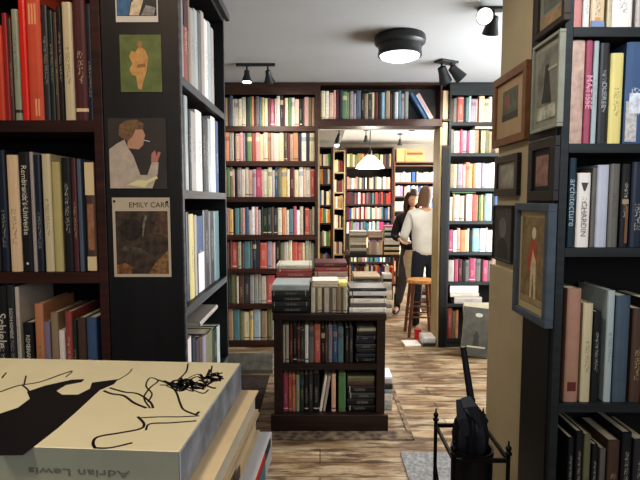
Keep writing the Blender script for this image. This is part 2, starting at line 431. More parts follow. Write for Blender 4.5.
# ================= slate bookcase behind the pillar
SX0, SX1 = at(447, 240, Yb)[0], 2.45
sb = [122, 153, 188, 221, 252, 282, 294, 304]
st = [96, 129, 162, 194, 228, 259]
szs = [zat(y, Yb) for y in sb]
bookcase('bookcase', 'tall slate-painted bookcase behind the cream pillar, right of the doorway', 'bookcase', SX0, SX1, .22, 0, 2.645, szs[:6] + [szs[7], .085], .032, SLATEWOOD, BROWNBACK, (0, Yb, 0), side=.02, header=zat(95, Yb), plinth=.05)
RR = ["b2 g3 R1.5 r5 k2.5 l2.5 a2 v4 p2 R1.5 P5 c4 i3 b2 w5 c4 i4 G4 t4",
      "g3 G3 p3 m2 v4 m2.5 c5 t4 k1.5 y4 O3 t3 b3 t4 G3 c4 v4 w4",
      "t4 c3 v5 p3 o4 y3 o3 w5 v3 w6 w5 c4 i5 G5 r4",
      "c3 t2 w4 i4 b2 w5 r3.5 o2 e2 y2 g2 s6 k2 B3 R2 r4 w4 G4",
      "m4 w3 p3 o6 c2 k3 s6 w5 p2 w5 G4 w5 i4 B4",
      "G5 m3 R3 k2.5 g3 m5 g4 k1.5 m4 g3 t4 K4 w4 E4"]
for i in range(6):
    z = szs[i]; h = zat(st[i], Yb + .03) - z
    row(Yb, z, SX0 + .024, 1.95, RR[i], h, '%s shelf of the slate bookcase' % names[i], 'books on the slate bookcase', zmax=(szs[i - 1] - .032) if i else 2.6)
def flat_book(name, x0, x1, y0, y1, z, t, code, label=None, cat='book', rz=0, group=None, m=None, spine='front', m2=None, var=None):
    """book lying flat: spine faces the viewer (front) or away (back)"""
    w = x1 - x0; d = y1 - y0
    o = book(name, t, w, d, code, (0, 0, 0), var=var, m=m, m2=m2)
    # upright book local: t=x, h=z, d=y  -> lie down: rotate about y so z->x
    if spine == 'front':
        o.rotation_euler = (0, PI / 2, 0); o.location = (x0, y0, z + t / 2)
    else:
        o.rotation_euler = (0, PI / 2, PI); o.location = (x1, y1, z + t / 2)
    if rz:
        o.rotation_euler[2] += rz
        c = Vector(((x0 + x1) / 2, (y0 + y1) / 2, 0)); v = o.location - c; v = Matrix.Rotation(rz, 3, 'Z') @ Vector((v.x, v.y, v.z)); o.location = (c.x + v.x, c.y + v.y, z + t / 2)
    if label: tag(o, label, cat, group); ALLBOOKS.append(o)
    return o
fz = szs[3] + zat(st[3], Yb + .03) - szs[3]
flat_book('book', SX0 + .05, SX0 + .29, Yb + .04, Yb + .2, fz + .008, .016, 'e', 'bright green book lying flat on top of the fourth row, slate bookcase', group='flat books on the slate bookcase', var=3)
fz2 = zat(129, Yb + .03)
flat_book('book', SX0 + .27, SX0 + .62, Yb + .04, Yb + .2, fz2 + .008, .02, 'w', 'white book lying flat on top of the second row, slate bookcase', group='flat books on the slate bookcase', var=3)
flat_book('book', SX0 + .05, SX0 + .36, Yb + .02, Yb + .26, szs[5] - .032 - .12 - .0, .05, 'w', None, var=3)
# two flat boxes on the low shelves
bpy.data.objects.remove(bpy.data.objects[col.objects[-1].name])
z_ = szs[7]
b1 = flat_book('book', SX0 + .09, SX0 + .37, Yb + .01, Yb + .2, z_ + .0006, .065, 'G', 'thick grey book lying flat on the low shelf of the slate bookcase', group='flat books on the slate bookcase', var=3)
b2 = flat_book('book', SX0 + .05, SX0 + .34, Yb + .015, Yb + .2, z_ + .067, .04, 'i', None, var=3)
tag(b2, 'pale ivory book lying between the grey and the white flat books, slate bookcase', 'book', 'flat books on the slate bookcase')
b3 = flat_book('book', SX0 + .045, SX0 + .33, Yb + .01, Yb + .2, z_ + .1085, .075, 'w', 'thick white book topping the flat pile on the slate bookcase', group='flat books on the slate bookcase', var=3)
o = book('book', .05, .32, .16, 'r', (SX0 + .052, Yb + .03, .0856), var=3); tag(o, 'tall bright red book standing at the bottom left of the slate bookcase', 'book')
o = book('book', .025, .28, .16, 'O', (SX0 + .095, Yb + .04, .0856), var=3); tag(o, 'olive book standing right beside the tall bright red book', 'book')
o = book('book', .03, .29, .16, 'o', (SX0 + .128, Yb + .04, .0856), var=3); tag(o, 'orange book right of the olive one at the bottom of slate bookcase', 'book')
# big grey art book leaning in front
ga = empty('large_art_book', (at(475, 360, 4.62)[0], 4.64, 0.022), (math.radians(-9), math.radians(6), math.radians(-4)))
tag(ga, 'large grey art book standing face-out on the floor against the slate bookcase', 'book')
gm = mat('grey_printed_cover', hexc('44423a'), .6, noise=.3, nscale=14)
MB().box(-.13, .13, 0, .006, 0, .46).build('cover', gm, ga); MB().box(-.13, .13, .036, .042, 0, .46).build('back_cover', gm, ga)
MB().box(-.125, .125, .006, .036, .004, .455).build('page_block', PAGES, ga)
fim = mat('dark_print_ink', hexc('2b2823'), .6, noise=.1); lim = mat('pale_print_oval', hexc('a8a390'), .6, noise=.1)
MB().prism([(-.03, .10), (.03, .10), (.02, .17), (.03, .19), (.012, .21), (.012, .235), (-.012, .235), (-.012, .21), (-.03, .19), (-.02, .17)], -.0012, -.0002).build('printed_figure', fim, ga)
MB().prism([(.035 * math.cos(k * PI / 8) + .01, .39 + .02 * math.sin(k * PI / 8)) for k in range(16)], -.0012, -.0002).build('printed_oval', lim, ga)
MB().prism([(-.08, .08), (.09, .08), (.09, .095), (-.08, .095)], -.0012, -.0002).build('printed_band', lim, ga)
gb = empty('large_art_book', (at(479, 360, 4.75)[0], 4.76, 0.002), (math.radians(-7), 0, 0)); tag(gb, 'large ivory-edged book leaning just behind the big grey art book', 'book')
MB().box(-.14, .15, 0, .005, 0, .5).build('cover', mat('ivory_board', hexc('b0a78c'), .6, noise=.08), gb); MB().box(-.14, .15, .031, .036, 0, .5).build('back_cover', mat('ivory_board', (0, 0, 0)), gb); MB().box(-.137, .147, .0052, .0308, .003, .497).build('page_block', PAGES, gb)

# ================= near left bookcase (faces the camera)
YN = 1.5
nzs = [zat(120, YN), zat(272.5, YN)]
nzs.append(zat(417, YN))
LX1 = -.641
bookcase('bookcase', 'dark mahogany bookcase at the near left edge, full of large art books', 'bookcase', -1.6, LX1, .32, 0, 2.42, nzs + [.42, nzs[0] + .46], .034, NEARRED, DARK, (0, YN, 0), side=.028, plinth=.38)
def near_row(Y, zb, entries, where, group, depth=.24, rec=.012, zmax=99, xlim=(-9, 9)):
    items = []; roots = []
    ent = sorted(entries, key=lambda e: e[0]); prev = None
    yb_img = None
    for e in ent:
        x0, x1, yt, c = e[:4]; ov = e[4] if len(e) > 4 else None; var = e[5] if len(e) > 5 else 3; rec_ = e[6] if len(e) > 6 else rec
        Yf = Y + rec_; h = min(zat(yt, Yf), zmax - .006) - zb
        ym = (150 if yt < 150 and Y < 2 and zb > 1.6 else 0) or 0
        ym = (max(yt, 0) + min(480, 200 + (H - zb) / Y * 500)) / 2
        a = at(x0, ym, Yf)[0]; b = at(x1, ym, Yf)[0]
        if prev is not None and a < prev + .0004: a = prev + .0004
        a = max(a, xlim[0]); b = min(b, xlim[1])
        if b - a < .004: continue
        t = b - a - .0006; prev = b
        o = book('book', t, h, depth, c, ((a + b) / 2, Yf, zb + .0006), var=var, detail=True)
        items.append((o, PAL[c][0], t, ov)); roots.append((o, t, h))
    label_row(items, where, group)
    return roots
INKW = mat('pale_spine_ink', hexc('d6d2c4'), .5, noise=.05); INKK = mat('dark_spine_ink', hexc('2a2626'), .5, noise=.05)
INKG = mat('gold_spine_ink', hexc('c9a25a'), .4, noise=.05); INKR = mat('red_spine_ink', hexc('93301f'), .5, noise=.05)
def vtext(o, s, size, m, zc, sx=1.0, up=False, name='spine_title', dx=0):
    return lettering(name, s, size, m, o, (dx, -.0008, zc), (PI / 2, PI / 2 if not up else -PI / 2, 0), sx=sx)
def plate(o, x0, x1, z0, z1, m, name='spine_label', e=.0011):
    return MB().box(x0, x1, -e, .002, z0, z1).build(name, m, o)
# off-frame continuation on the left is short: a few books only
r1 = near_row(YN, nzs[0], [(-12, -6, 14, 'k'), (-6, 3.2, 25, 'o', 'orange-red book at the far left of the upper mahogany shelf'), (3.2, 8.6, 13, 'r', 'deep red book second in view on the upper mahogany shelf'), (8.6, 12.6, 18, 'b'), (12.6, 19.5, 9, 'S', 'pale sage green book beside two bright red ones, top shelf of mahogany bookcase', 0), (19.5, 27, -14, 'r', 'tall bright scarlet book left of the salmon-red one, near left bookcase'), (27, 41.5, -30, 'p', 'broad salmon-red book with pale blocks on its spine, near left bookcase'), (42, 49, 5, 'K'), (49, 54, 10, 'E'), (54, 58, 12, 'b'), (58, 62.5, 6, 'k'), (62.8, 73, 2, 'c', 'tall cream book between black and burgundy ones, upper left shelf'), (73.5, 86.5, -6, 'R', 'wide burgundy book with lettered spine, upper shelf of mahogany bookcase', 0), (86.5, 92, 4, 'n')], 'upper shelf of the mahogany bookcase', 'art books on the upper mahogany shelf', zmax=nzs[0] + .46 - .034, xlim=(-9, LX1 - .0285))
SALMON = mat('salmon_red_cloth', hexc('cf5a3e'), .5, noise=.08); SCAR = mat('scarlet_cloth', hexc('d92a1c'), .4, noise=.05)
for c in r1[6][0].children:
    if c.name.startswith('cover'): c.data.materials[0] = SALMON
for c in r1[5][0].children:
    if c.name.startswith('cover'): c.data.materials[0] = SCAR
for bk_, mm_ in ((r1[1], mat('orange_red_cloth', hexc('c8482a'), .5, noise=.08)), (r1[2], mat('deep_red_cloth', hexc('98282a'), .5, noise=.08))):
    for c in bk_[0].children:
        if c.name.startswith('cover'): c.data.materials[0] = mm_
o, t, h = r1[6]
for k in range(3): plate(o, -t * .28 + k * t * .2, -t * .28 + k * t * .2 + t * .12, h * .66, h * .8, mat('pale_peach_block', hexc('e8a87c'), .5, noise=.05))
for k in range(2): plate(o, -t * .05 + k * t * .2, -t * .05 + k * t * .2 + t * .12, h * .03, h * .15, mat('pale_peach_block', hexc('e8a87c'), .5))
r2 = near_row(YN, nzs[1], [(-8, -1, 158, 'k'), (-1, 7, 150, 'n'), (8, 19.5, 155, 'P', 'tall peach-cream book at the left of the middle mahogany shelf'), (20, 31, 152, 'k', "black book lettered Rembrandt's Universe down its spine, middle shelf of mahogany bookcase"), (31.3, 35, 152, 'G', None), (35.3, 42, 155, 'n', None), (43, 52, 154, 'c', None), (52.5, 61.5, 162, 'O', 'pale olive-yellow book beside a cream one, middle mahogany shelf'), (62.5, 72, 158, 'k', None), (72, 77.5, 158, 'R', None), (78, 82.5, 159, 'u', None), (85.5, 96, 162, 'b', 'red-brown book with cream top and dark lettering, right end of middle shelf')], 'middle shelf of the mahogany bookcase', 'art books on the middle mahogany shelf', zmax=nzs[0] - .034, xlim=(-9, LX1 - .0285))
for c in r2[7][0].children:
    if c.name.startswith('cover'): c.data.materials[0] = mat('pale_olive_cloth', hexc('b7ab74'), .6, noise=.06)
o, t, h = r2[3]; vtext(o, "Rembrandt's Universe", .0235, INKW, h * .60, 1.0)
MB().lathe([(.004, 0), (.004, .0012)], 12, Matrix.Translation((0, .0002, h * .07)) @ Matrix.Rotation(PI / 2, 4, 'X')).build('spine_emblem', INKW, o)
o, t, h = r2[-1]; plate(o, -t * .44, t * .44, h * .70, h * .995, mat('cream_label_paper', hexc('d9c49a'), .6, noise=.04)); plate(o, -t * .44, t * .44, h * .01, h * .14, _m['cream_label_paper'])
plate(o, -t * .3, t * .3, h * .2, h * .62, mat('copper_band', hexc('9a6a4c'), .5, noise=.3, nscale=60), 'spine_band', .0009)
o, t, h = r1[11]
zb3 = nzs[2]
r3 = near_row(YN, zb3, [(-3, 8.5, 286, 'k', 'black book with large pale lettering Schiele, lower left shelf'), (8.8, 17, 284, 'K', 'charcoal book with small pale title beside the Schiele volume'), (17.3, 21.5, 287, 'i', 'ivory book with its pale side showing, lower shelf of mahogany bookcase'), (24.5, 34.5, 323, 'k', 'short black book with white title, lower shelf of mahogany bookcase'), (36, 45, 304, 'o', None), (45.5, 51.5, 322, 'v', None), (52, 59.5, 313, 't', None), (60, 66, 331, 'w', None), (66.3, 73.5, 312, 'r', None), (73.8, 78, 320, 'E', None), (78.3, 87, 318, 'b', None), (87.5, 101 - 3.3, 318, 'B', None)], 'lower shelf of the mahogany bookcase', 'art books on the lower mahogany shelf', depth=.2, zmax=nzs[1] - .034, xlim=(-9, LX1 - .0285))
o, t, h = r3[0]; vtext(o, 'Schiele', .040, INKW, h - .14, 1.0)
o, t, h = r3[1]; vtext(o, 'EGON SCHIELE', .014, INKW, h - .12, 1.0)
o, t, h = r3[3]; vtext(o, 'REMBRANDT', .018, INKW, h - .09, 1.0)

# ================= black side bookcase (faces the room, end panel faces the camera)
XS = -.414
side_len = .72
srow = [zat(0, 1.5)]
sz = [atx(181, 75, XS)[1], atx(183, 190, XS)[1], atx(197, 300, XS)[1], .80, .42]
ZTOP = atx(221, 14, XS)[1]
sc = bookcase('bookcase', 'narrow black bookcase whose postcard-covered end panel faces the viewer', 'bookcase', YN, YN + side_len, .225, 0, ZTOP + .03, sz, .026, BLACKWOOD, DARK, (XS, 0, 0), rotz=PI / 2, side=.018, edge_m=EDGEWOOD, top=.05)
MB().box(YN, YN + side_len + .03, -.02, .0, ZTOP + .0, ZTOP + .032).build('cornice', EDGEWOOD, sc, bevel=.003)
MB().box(YN, YN + .02, -.004, -.0002, 0, ZTOP - .002).build('edge_trim', EDGEWOOD, sc)
def side_row(zb, entries, where, group, rec=.018, depth=.17):
    items = []; prev = None; out = []
    for e in entries:
        x0, x1, yt, c = e[:4]; ov = e[4] if len(e) > 4 else None
        X = XS - rec
        ym = (max(yt, 0) + min(480, 200 + (H - zb) / 1.8 * 500)) / 2
        a = atx(x0, ym, X)[0]; b = atx(x1, ym, X)[0]
        a = max(a, YN + .021); b = min(b, YN + side_len - .021)
        if prev is not None and a < prev: a = prev
        prev = b; t = b - a - .0012
        if t < .003: continue
        h = atx((x0 + x1) / 2, yt, X)[1] - zb
        o = book('book', t, h, depth, c, (X, (a + b) / 2, zb + .0006), rot=(0, 0, PI / 2), var=3, detail=True)
        items.append((o, PAL[c][0], t, ov)); out.append((o, t, h))
    label_row(items, where, group)
    return out
s0 = side_row(sz[0], [(182, 184, -12, 'G'), (184, 188.5, -6, 'r', 'crimson book with dark top among grey ones, top of black side bookcase'), (188.5, 190.5, -14, 't'), (191, 195, 11, 'G'), (195, 198.5, 12, 'a'), (198.5, 202, 15, 'g'), (202, 205, 14, 'G'), (205, 208.5, 22, 'w'), (208.5, 211.5, 24, 'a'), (211.5, 214.5, 30, 'G')], 'top shelf of the black side bookcase', 'books on the top black side shelf')
s1 = side_row(sz[1], [(182, 185.5, 108, 'k'), (185.5, 189, 97, 'a'), (189.5, 192, 110, 'k'), (192, 197, 113, 'G'), (197, 203, 112, 'w'), (203.5, 206, 119, 'k'), (206, 209, 121, 'K'), (209, 212, 120, 'a'), (212, 216, 118, 'w'), (216, 219, 122, 'B')], 'second shelf of the black side bookcase', 'books on the second black side shelf')
s2 = side_row(sz[2], [(181, 186.5, 210, 'g'), (186.8, 190, 212, 'n'), (190.5, 195, 214, 'y'), (195.3, 198, 215, 'G'), (198.3, 204, 216, 'B', 'blue book with white lower half, third shelf of black side bookcase'), (204.5, 210, 210, 'K'), (210.3, 215, 211, 'K'), (215.3, 220, 211, 'l')], 'third shelf of the black side bookcase', 'books on the third black side shelf')
o, t, h = s2[4]; plate(o, -t * .49, t * .49, .003, h * .52, mat('white_label_paper', hexc('e6e4de'), .6, noise=.03), 'spine_label', .0006)
o, t, h = s0[1]; plate(o, -t * .49, t * .49, h * .62, h * .98, mat('dark_plum_paper', hexc('4a1c22'), .5, noise=.2), 'spine_label', .0006)
s3 = side_row(sz[3], [(183, 193, 340, 'w'), (193.5, 197, 336, 'n'), (197, 200, 338, 'K'), (200.2, 203.5, 336, 'b'), (203.8, 207, 335, 'v'), (207.3, 213.5, 331, 'O'), (213.8, 218, 328, 'E'), (218.2, 220.8, 325, 'a')], 'fourth shelf of the black side bookcase', 'books on the fourth black side shelf', rec=.01)
zf = max(h for _, _, h in s3) + sz[3] + .004
fb = book('book', .018, .30, .2, 'G', (0, 0, 0), var=3, detail=True)
fb.rotation_euler = (0, PI / 2, PI / 2); fb.location = (XS - .004, 1.72, zf + .009)
tag(fb, 'large grey book lying flat on top of the fourth row, black side bookcase', 'book')

# ---- cards pinned to the end panel
def card(name, label, px0, py0, px1, py1, paper, cat='postcard', lean=0):
    Y = YN - .0035
    x0, z1 = at(px0, py0, Y); x1, z0 = at(px1, py1, Y)
    x0 = at(px0, (py0 + py1) / 2, Y)[0]; x1 = at(px1, (py0 + py1) / 2, Y)[0]
    r = empty(name, ((x0 + x1) / 2, Y + .001, z0)); tag(r, label, cat)
    w = x1 - x0; h = z1 - z0
    MB().box(-w / 2, w / 2, 0, .0012, 0, h).build('card_sheet', paper, r)
    return r, w, h
def flat(parent, name, pts, w, h, m, lay=1):
    """pts in 0..1 of the card (u right, v up)"""
    e = .0004 * lay
    return MB().prism([((u - .5) * w, v * h) for u, v in pts], -e, 0).build(name, m, parent)
def ell(cu, cv, ru, rv, n=18, rot=0): return [(cu + ru * math.cos(2 * PI * k / n) * math.cos(rot) - rv * math.sin(2 * PI * k / n) * math.sin(rot), cv + ru * math.cos(2 * PI * k / n) * math.sin(rot) + rv * math.sin(2 * PI * k / n) * math.cos(rot)) for k in range(n)]
def P(name, h, **k): return mat(name, hexc(h), k.pop('rough', .55), **k)
r, w, h = card('postcard', 'colour postcard with white lower border, cut by the photo top edge, on black panel', 115, -26, 157.5, 22, P('card_white', 'd4d0c4', noise=.04))
flat(r, 'printed_picture', [(.03, .13), (.97, .13), (.97, .97), (.03, .97)], w, h, P('print_night', '2a2c30', noise=.4, nscale=40), 1)
flat(r, 'printed_picture', [(.03, .14), (.3, .14), (.38, .5), (.2, .6), (.03, .55)], w, h, P('print_blue', '3f6c92', noise=.3, nscale=50), 2)
flat(r, 'printed_picture', [(.32, .14), (.55, .14), (.66, .45), (.55, .6), (.38, .4)], w, h, P('print_cream', 'cfc0a2', noise=.3, nscale=60), 3)
flat(r, 'printed_picture', [(.6, .14), (.9, .14), (.95, .3), (.72, .36)], w, h, P('print_grey', '8d8c88', noise=.3, nscale=60), 2)
r, w, h = card('postcard', 'green postcard with a standing peach-toned figure, on the black panel', 120, 34.5, 161.5, 92, P('print_green', '66733f', noise=.25, nscale=25))
skinp = P('print_peach', 'c6995a', noise=.2, nscale=50)
flat(r, 'printed_figure', [(.42, .06), (.50, .04), (.56, .2), (.64, .38), (.68, .6), (.62, .72), (.54, .78), (.44, .77), (.38, .70), (.28, .72), (.22, .62), (.30, .5), (.22, .4), (.28, .3), (.38, .28)], w, h, skinp, 2)
flat(r, 'printed_figure', ell(.49, .83, .065, .06), w, h, P('print_auburn', 'a87a45', noise=.1), 3)
flat(r, 'printed_figure', [(.40, .42), (.62, .44), (.60, .5), (.42, .48)], w, h, P('print_shadow', '9a6e3c'), 3)
r, w, h = card('postcard', 'dark photo postcard of person in white shirt smoking, side view, on black panel', 108.5, 118, 166.5, 189, P('print_dark', '38322e', noise=.12))
shirt = P('print_shirt', 'b5a898', noise=.15, nscale=40)
flat(r, 'printed_figure', [(.01, .01), (.74, .01), (.84, .22), (.86, .38), (.74, .38), (.66, .2), (.54, .2), (.42, .48), (.34, .58), (.28, .70), (.14, .64), (.01, .56)], w, h, shirt, 1)
flat(r, 'printed_figure', [(.33, .58), (.52, .56), (.60, .62), (.62, .70), (.64, .76), (.60, .84), (.5, .9), (.34, .84)], w, h, P('print_face', 'b88d74', noise=.1), 2)
flat(r, 'printed_figure', [(.18, .76), (.2, .9), (.32, .97), (.5, .98), (.62, .92), (.6, .84), (.48, .84), (.42, .74), (.34, .68), (.28, .7)], w, h, P('print_hair', '755a3c', noise=.35, nscale=80), 3)
flat(r, 'printed_figure', [(.73, .38), (.84, .38), (.9, .52), (.85, .53), (.83, .46), (.80, .55), (.74, .5)], w, h, P('print_hand', 'b5786a'), 2)
flat(r, 'printed_figure', [(.62, .685), (.72, .665), (.72, .675), (.62, .695)], w, h, P('card_white', 'd4d0c4'), 3)
flat(r, 'printed_figure', [(.3, .06), (.62, .02), (.66, .08), (.84, .15), (.82, .19), (.64, .12), (.5, .13)], w, h, P('print_paper', 'd5cf9a'), 3)
r, w, h = card('poster_card', 'cream-bordered Emily Carr art card with dark brown picture, lowest on black panel', 113, 197.5, 170.5, 277, P('card_cream', 'b9ad98', noise=.05), 'art card')
flat(r, 'printed_picture', [(.05, .04), (.955, .04), (.955, .83), (.05, .83)], w, h, P('print_forest', '43352a', noise=.7, nscale=45), 1)
for pts, hx, nm in (([(.05, .04), (.3, .04), (.34, .12), (.2, .18), (.05, .15)], '7d5430', 'print_orange'), ([(.6, .04), (.955, .04), (.955, .34), (.75, .2)], '80603a', 'print_ochre'), ([(.52, .5), (.6, .78), (.56, .78), (.5, .6)], '6f6b62', 'print_pale'), ([(.7, .55), (.95, .5), (.955, .82), (.8, .82)], '5a4230', 'print_umber'), ([(.12, .34), (.5, .3), (.66, .26), (.5, .36), (.2, .4)], '4f4c38', 'print_moss'), (ell(.32, .6, .2, .14), '2d231d', 'print_black')):
    flat(r, 'printed_picture', pts, w, h, P(nm, hx, noise=.7, nscale=70), 2)
lettering('printed_title', 'EMILY CARR', w * .128, P('print_title', '3a332c'), r, (w * .14, -.0004, h * .905), (PI / 2, 0, 0), extrude=.0002)
pins = MB()
for u, v in ((.04, .97), (.95, .96)):
    pins.lathe([(.0035, 0), (.0035, .0015), (.0015, .003)], 10, Matrix.Translation(((u - .5) * w, 0, v * h - .004)) @ Matrix.Rotation(PI / 2, 4, 'X'))
pins.build('pin', P('pin_black', '151515'), r)

# ================= near right bookcase
YR = 1.45
XR = .69
rz = [zat(27, YR), zat(143.5, YR), zat(248, YR), zat(404, YR)]
z5 = rz[3] - .36
rc = bookcase('bookcase', 'dark slate bookcase at the near right edge holding tall art books', 'bookcase', XR, XR + 1.0, .215, 0, 2.55, rz + [z5, rz[0] + .38], .026, SLATEWOOD, DARK, (0, YR, 0), side=.024, plinth=.3, edge_m=SLATEWOOD)
# dark outer face on the side towards the aisle
MB().box(XR - .004, XR - .0004, .022, .214, 0, 2.3).build('dark_side_sheet', BLACKWOOD, rc)
q0 = near_row(YR, rz[0], [(571, 582.5, -28, 'p', None), (583, 590, -20, 'w', None), (591, 605, -26, 'P', 'peach book with blue foot band, topmost shelf of right slate bookcase'), (607, 612, -22, 'c', None), (612.5, 633, -26, 'w', None), (636, 646, -20, 'G', None), (647, 660, -25, 'B', None)], 'topmost visible shelf of right slate bookcase', 'art books on the topmost right shelf', zmax=rz[0] + .354, depth=.175, xlim=(XR + .0245, 9))
q1 = near_row(YR, rz[1], [(570, 584.5, 37, 'p', None), (585, 592, 34.5, 'm', 'bright magenta book with pale lettering, upper shelf of right slate bookcase'), (592.5, 598, 41, 'a', None), (598.5, 609, 43, 'K', None), (609.8, 623, 53, 'y', 'bright yellow book on the upper shelf of right slate bookcase'), (625.5, 646, 42, 'B', 'wide blue book with white picture on its spine, right slate bookcase'), (647, 660, 45, 'k', None)], 'upper shelf of right slate bookcase', 'art books on the upper right shelf', zmax=rz[0] - .026, depth=.175, xlim=(XR + .0245, 9))
q2 = near_row(YR, rz[2], [(563.5 + 5, 576, 158, 'n', 'dark teal book lettered architecture, left end of right middle shelf'), (577, 590.5, 173, 'w', 'white book with black V emblem and lettering, right middle shelf'), (591.5, 596, 168, 'g', None), (596.5, 608.5, 165, 'a', None), (609, 619.5, 164, 'g', None), (621, 630, 164, 'k', None), (631, 645, 162, 'n', None), (646, 660, 166, 'K')], 'middle shelf of right slate bookcase', 'art books on the middle right shelf', zmax=rz[1] - .026, depth=.175, xlim=(XR + .0245, 9))
q3 = near_row(YR, rz[3], [(566, 580, 289, 'p', None), (582, 592, 304, 'c', None), (592.5, 600, 312, 'k', None), (606, 613.5, 291, 'a', 'pale blue book with grey side showing, lower right shelf'), (614.5, 629, 296, 'u', None), (631.5, 643, 309, 'b', None), (644, 660, 300, 'k')], 'lower shelf of right slate bookcase', 'art books on the lower right shelf', zmax=rz[2] - .026, depth=.175, xlim=(XR + .0245, 9))
zb4 = z5
q4 = near_row(YR, zb4, [(568, 574, 438, 'k', None), (576, 583, 432, 'k', None), (584, 591, 435, 'O', None), (592, 598, 445, 'k', None), (600, 606, 449, 'g', None), (608, 620, 441, 'b', None), (622, 632, 433, 'k'), (634, 648, 440, 'K')], 'bottom visible shelf of right slate bookcase', 'art books on the bottom right shelf', depth=.175, xlim=(XR + .0245, 9))  # darkened cover colours put the bottom shelf's low light into the books
def recol(rt, m):
    for c in rt[0].children:
        if c.name.startswith('cover'): c.data.materials[0] = m
recol(q0[0], P('rose_cloth', 'cc8a84', noise=.05)); recol(q1[0], P('dusty_pink_print', 'c8a898', noise=.25, nscale=40)); recol(q2[0], P('dark_teal_cloth', '1f3440', noise=.1))
recol(q2[3], P('lavender_white', 'b9bac6', noise=.05)); recol(q3[0], P('pinkish_tan_cloth', 'b08672', noise=.08)); recol(q3[4], P('slate_spine', '4b5b68', noise=.1))
o, t, h = q0[2]; plate(o, -t * .47, t * .47, .004, h * .14, P('blue_band', '8296b8', noise=.1), 'spine_band'); plate(o, -t * .2, t * .2, h * .14, h * .2, P('orange_print', 'dc9a50'), 'spine_print')
o, t, h = q1[1]; vtext(o, 'MATISSE', .026, P('pale_pink_ink', 'eda8b8'), h * .5)
o, t, h = q1[3]; vtext(o, 'DUERER', .020, P('grey_ink', '9ea3a6'), h * .48)
o, t, h = q1[5]; plate(o, -t * .45, t * .1, h * .02, h * .42, P('white_picture', 'b9b4b0', noise=.4, nscale=80), 'spine_print'); plate(o, -t * .3, t * .42, h * .3, h * .5, P('white_picture2', 'cdd0d8', noise=.3, nscale=60), 'spine_print', .0013)
o, t, h = q2[0]; vtext(o, 'architecture', .028, P('pale_teal_ink', 'a9bcc4'), h * .5, dx=0)
o, t, h = q2[1]; vtext(o, 'CHARDIN', .023, P('grey_brown_ink', '857b72'), h * .38)
MB().prism([(-.010, h * .87), (.010, h * .87), (.002, h * .76), (-.002, h * .76)], -.0012, .001).build('spine_emblem', P('charcoal_ink', '4a4644'), o)
o, t, h = q2[5]; plate(o, -t * .4, t * .3, h * .52, h * .58, P('tan_band', 'a08a70'), 'spine_band'); plate(o, 0, t * .3, h * .05, h * .5, P('brown_band', '7a5538', noise=.2), 'spine_band')
o, t, h = q3[0]; plate(o, -t * .3, t * .3, h * .10, h * .18, P('maroon_emblem', '6a2f2a'), 'spine_emblem')
o, t, h = q2[0]

# ---- framed pictures on the pillar and on the bookcase side
def framed(name, label, XF, ya, yb_, za, zb_, fw, fd, fm, matm, art, inset=.0, Xwall=None, tilt=0):
    """frame hanging on a surface facing -x; ya<yb along depth; XF = wall x"""
    r = empty(name, (XF, (ya + yb_) / 2, (za + zb_) / 2), (tilt, 0, -PI / 2)); tag(r, label, 'picture frame')
    # local: x -> -y world ... front faces local -y -> world -x
    w = yb_ - ya; h = zb_ - za
    f = MB()
    f.box(-w / 2, w / 2, -fd, 0, h / 2 - fw, h / 2); f.box(-w / 2, w / 2, -fd, 0, -h / 2, -h / 2 + fw)
    f.box(-w / 2, -w / 2 + fw, -fd, 0, -h / 2 + fw, h / 2 - fw); f.box(w / 2 - fw, w / 2, -fd, 0, -h / 2 + fw, h / 2 - fw)
    f.build('frame', fm, r, bevel=.0015)
    MB().box(-w / 2 + fw, w / 2 - fw, -fd * .5, -.0005, -h / 2 + fw, h / 2 - fw).build('mount', matm, r)
    iw, ih = w - 2 * fw, h - 2 * fw
    for k, (nm, pts, m) in enumerate(art):
        e = fd * .5 + .0004 * (k + 1)
        MB().prism([((u - .5) * iw, (v - .5) * ih) for u, v in pts], -e, -fd * .5 + .0002).build(nm, m, r)
    return r
Z = lambda px, py, X: atx(px, py, X)[1]
XPf = XR - .0045
FX = lambda px, X: atx(px, 200, X)[0]
RF = [(0, 0), (1, 0), (1, 1), (0, 1)]
def rect(a, b, c, d): return [(a, b), (c, b), (c, d), (a, d)]
BLKF = P('black_frame', '1d1a1b', noise=.1, rough=.35); BRNF = P('brown_frame', '5e4232', noise=.25, nscale=30, rough=.4); GREYF = P('grey_silver_frame', '8b8a7c', noise=.12, rough=.4)
# local x = +right = towards the viewer (world -y)
framed('framed_picture', 'brown-framed picture cut by the top of the photo, above the silver frame', XPf, FX(557, XPf - .02) , FX(528.5, XPf - .02), Z(529, 50, XPf), 2.42, .018, .02, P('dark_brown_frame', '35291f', noise=.2), P('faded_mount', '7d7a6d', noise=.1), [('printed_picture', rect(.15, .12, .85, .95), P('faded_print', '5f6058', noise=.3, nscale=20)), ('printed_picture', rect(.05, .0, .95, .1), P('worn_tan', '8e7656', noise=.3, nscale=40))])
framed('framed_picture', 'silver-framed grey engraving hanging directly above the small black frame', XPf, FX(554, XPf - .018), FX(527.5, XPf - .018), Z(528, 137, XPf), Z(528, 54, XPf) - .004, .010, .018, GREYF, P('grey_mount', '8c897a', noise=.1), [('printed_picture', rect(.1, .08, .9, .92), P('grey_print', '77756a', noise=.45, nscale=18)), ('printed_figure', [(.3, .3), (.7, .28), (.62, .5), (.55, .75), (.42, .74), (.38, .5)], P('dark_print', '3a3a34', noise=.3)), ('printed_picture', rect(.12, .1, .88, .26), P('pale_print', 'aaa896', noise=.4, nscale=40)), ('printed_picture', rect(.55, .66, .9, .69), P('pale_line', 'a3a293'))])
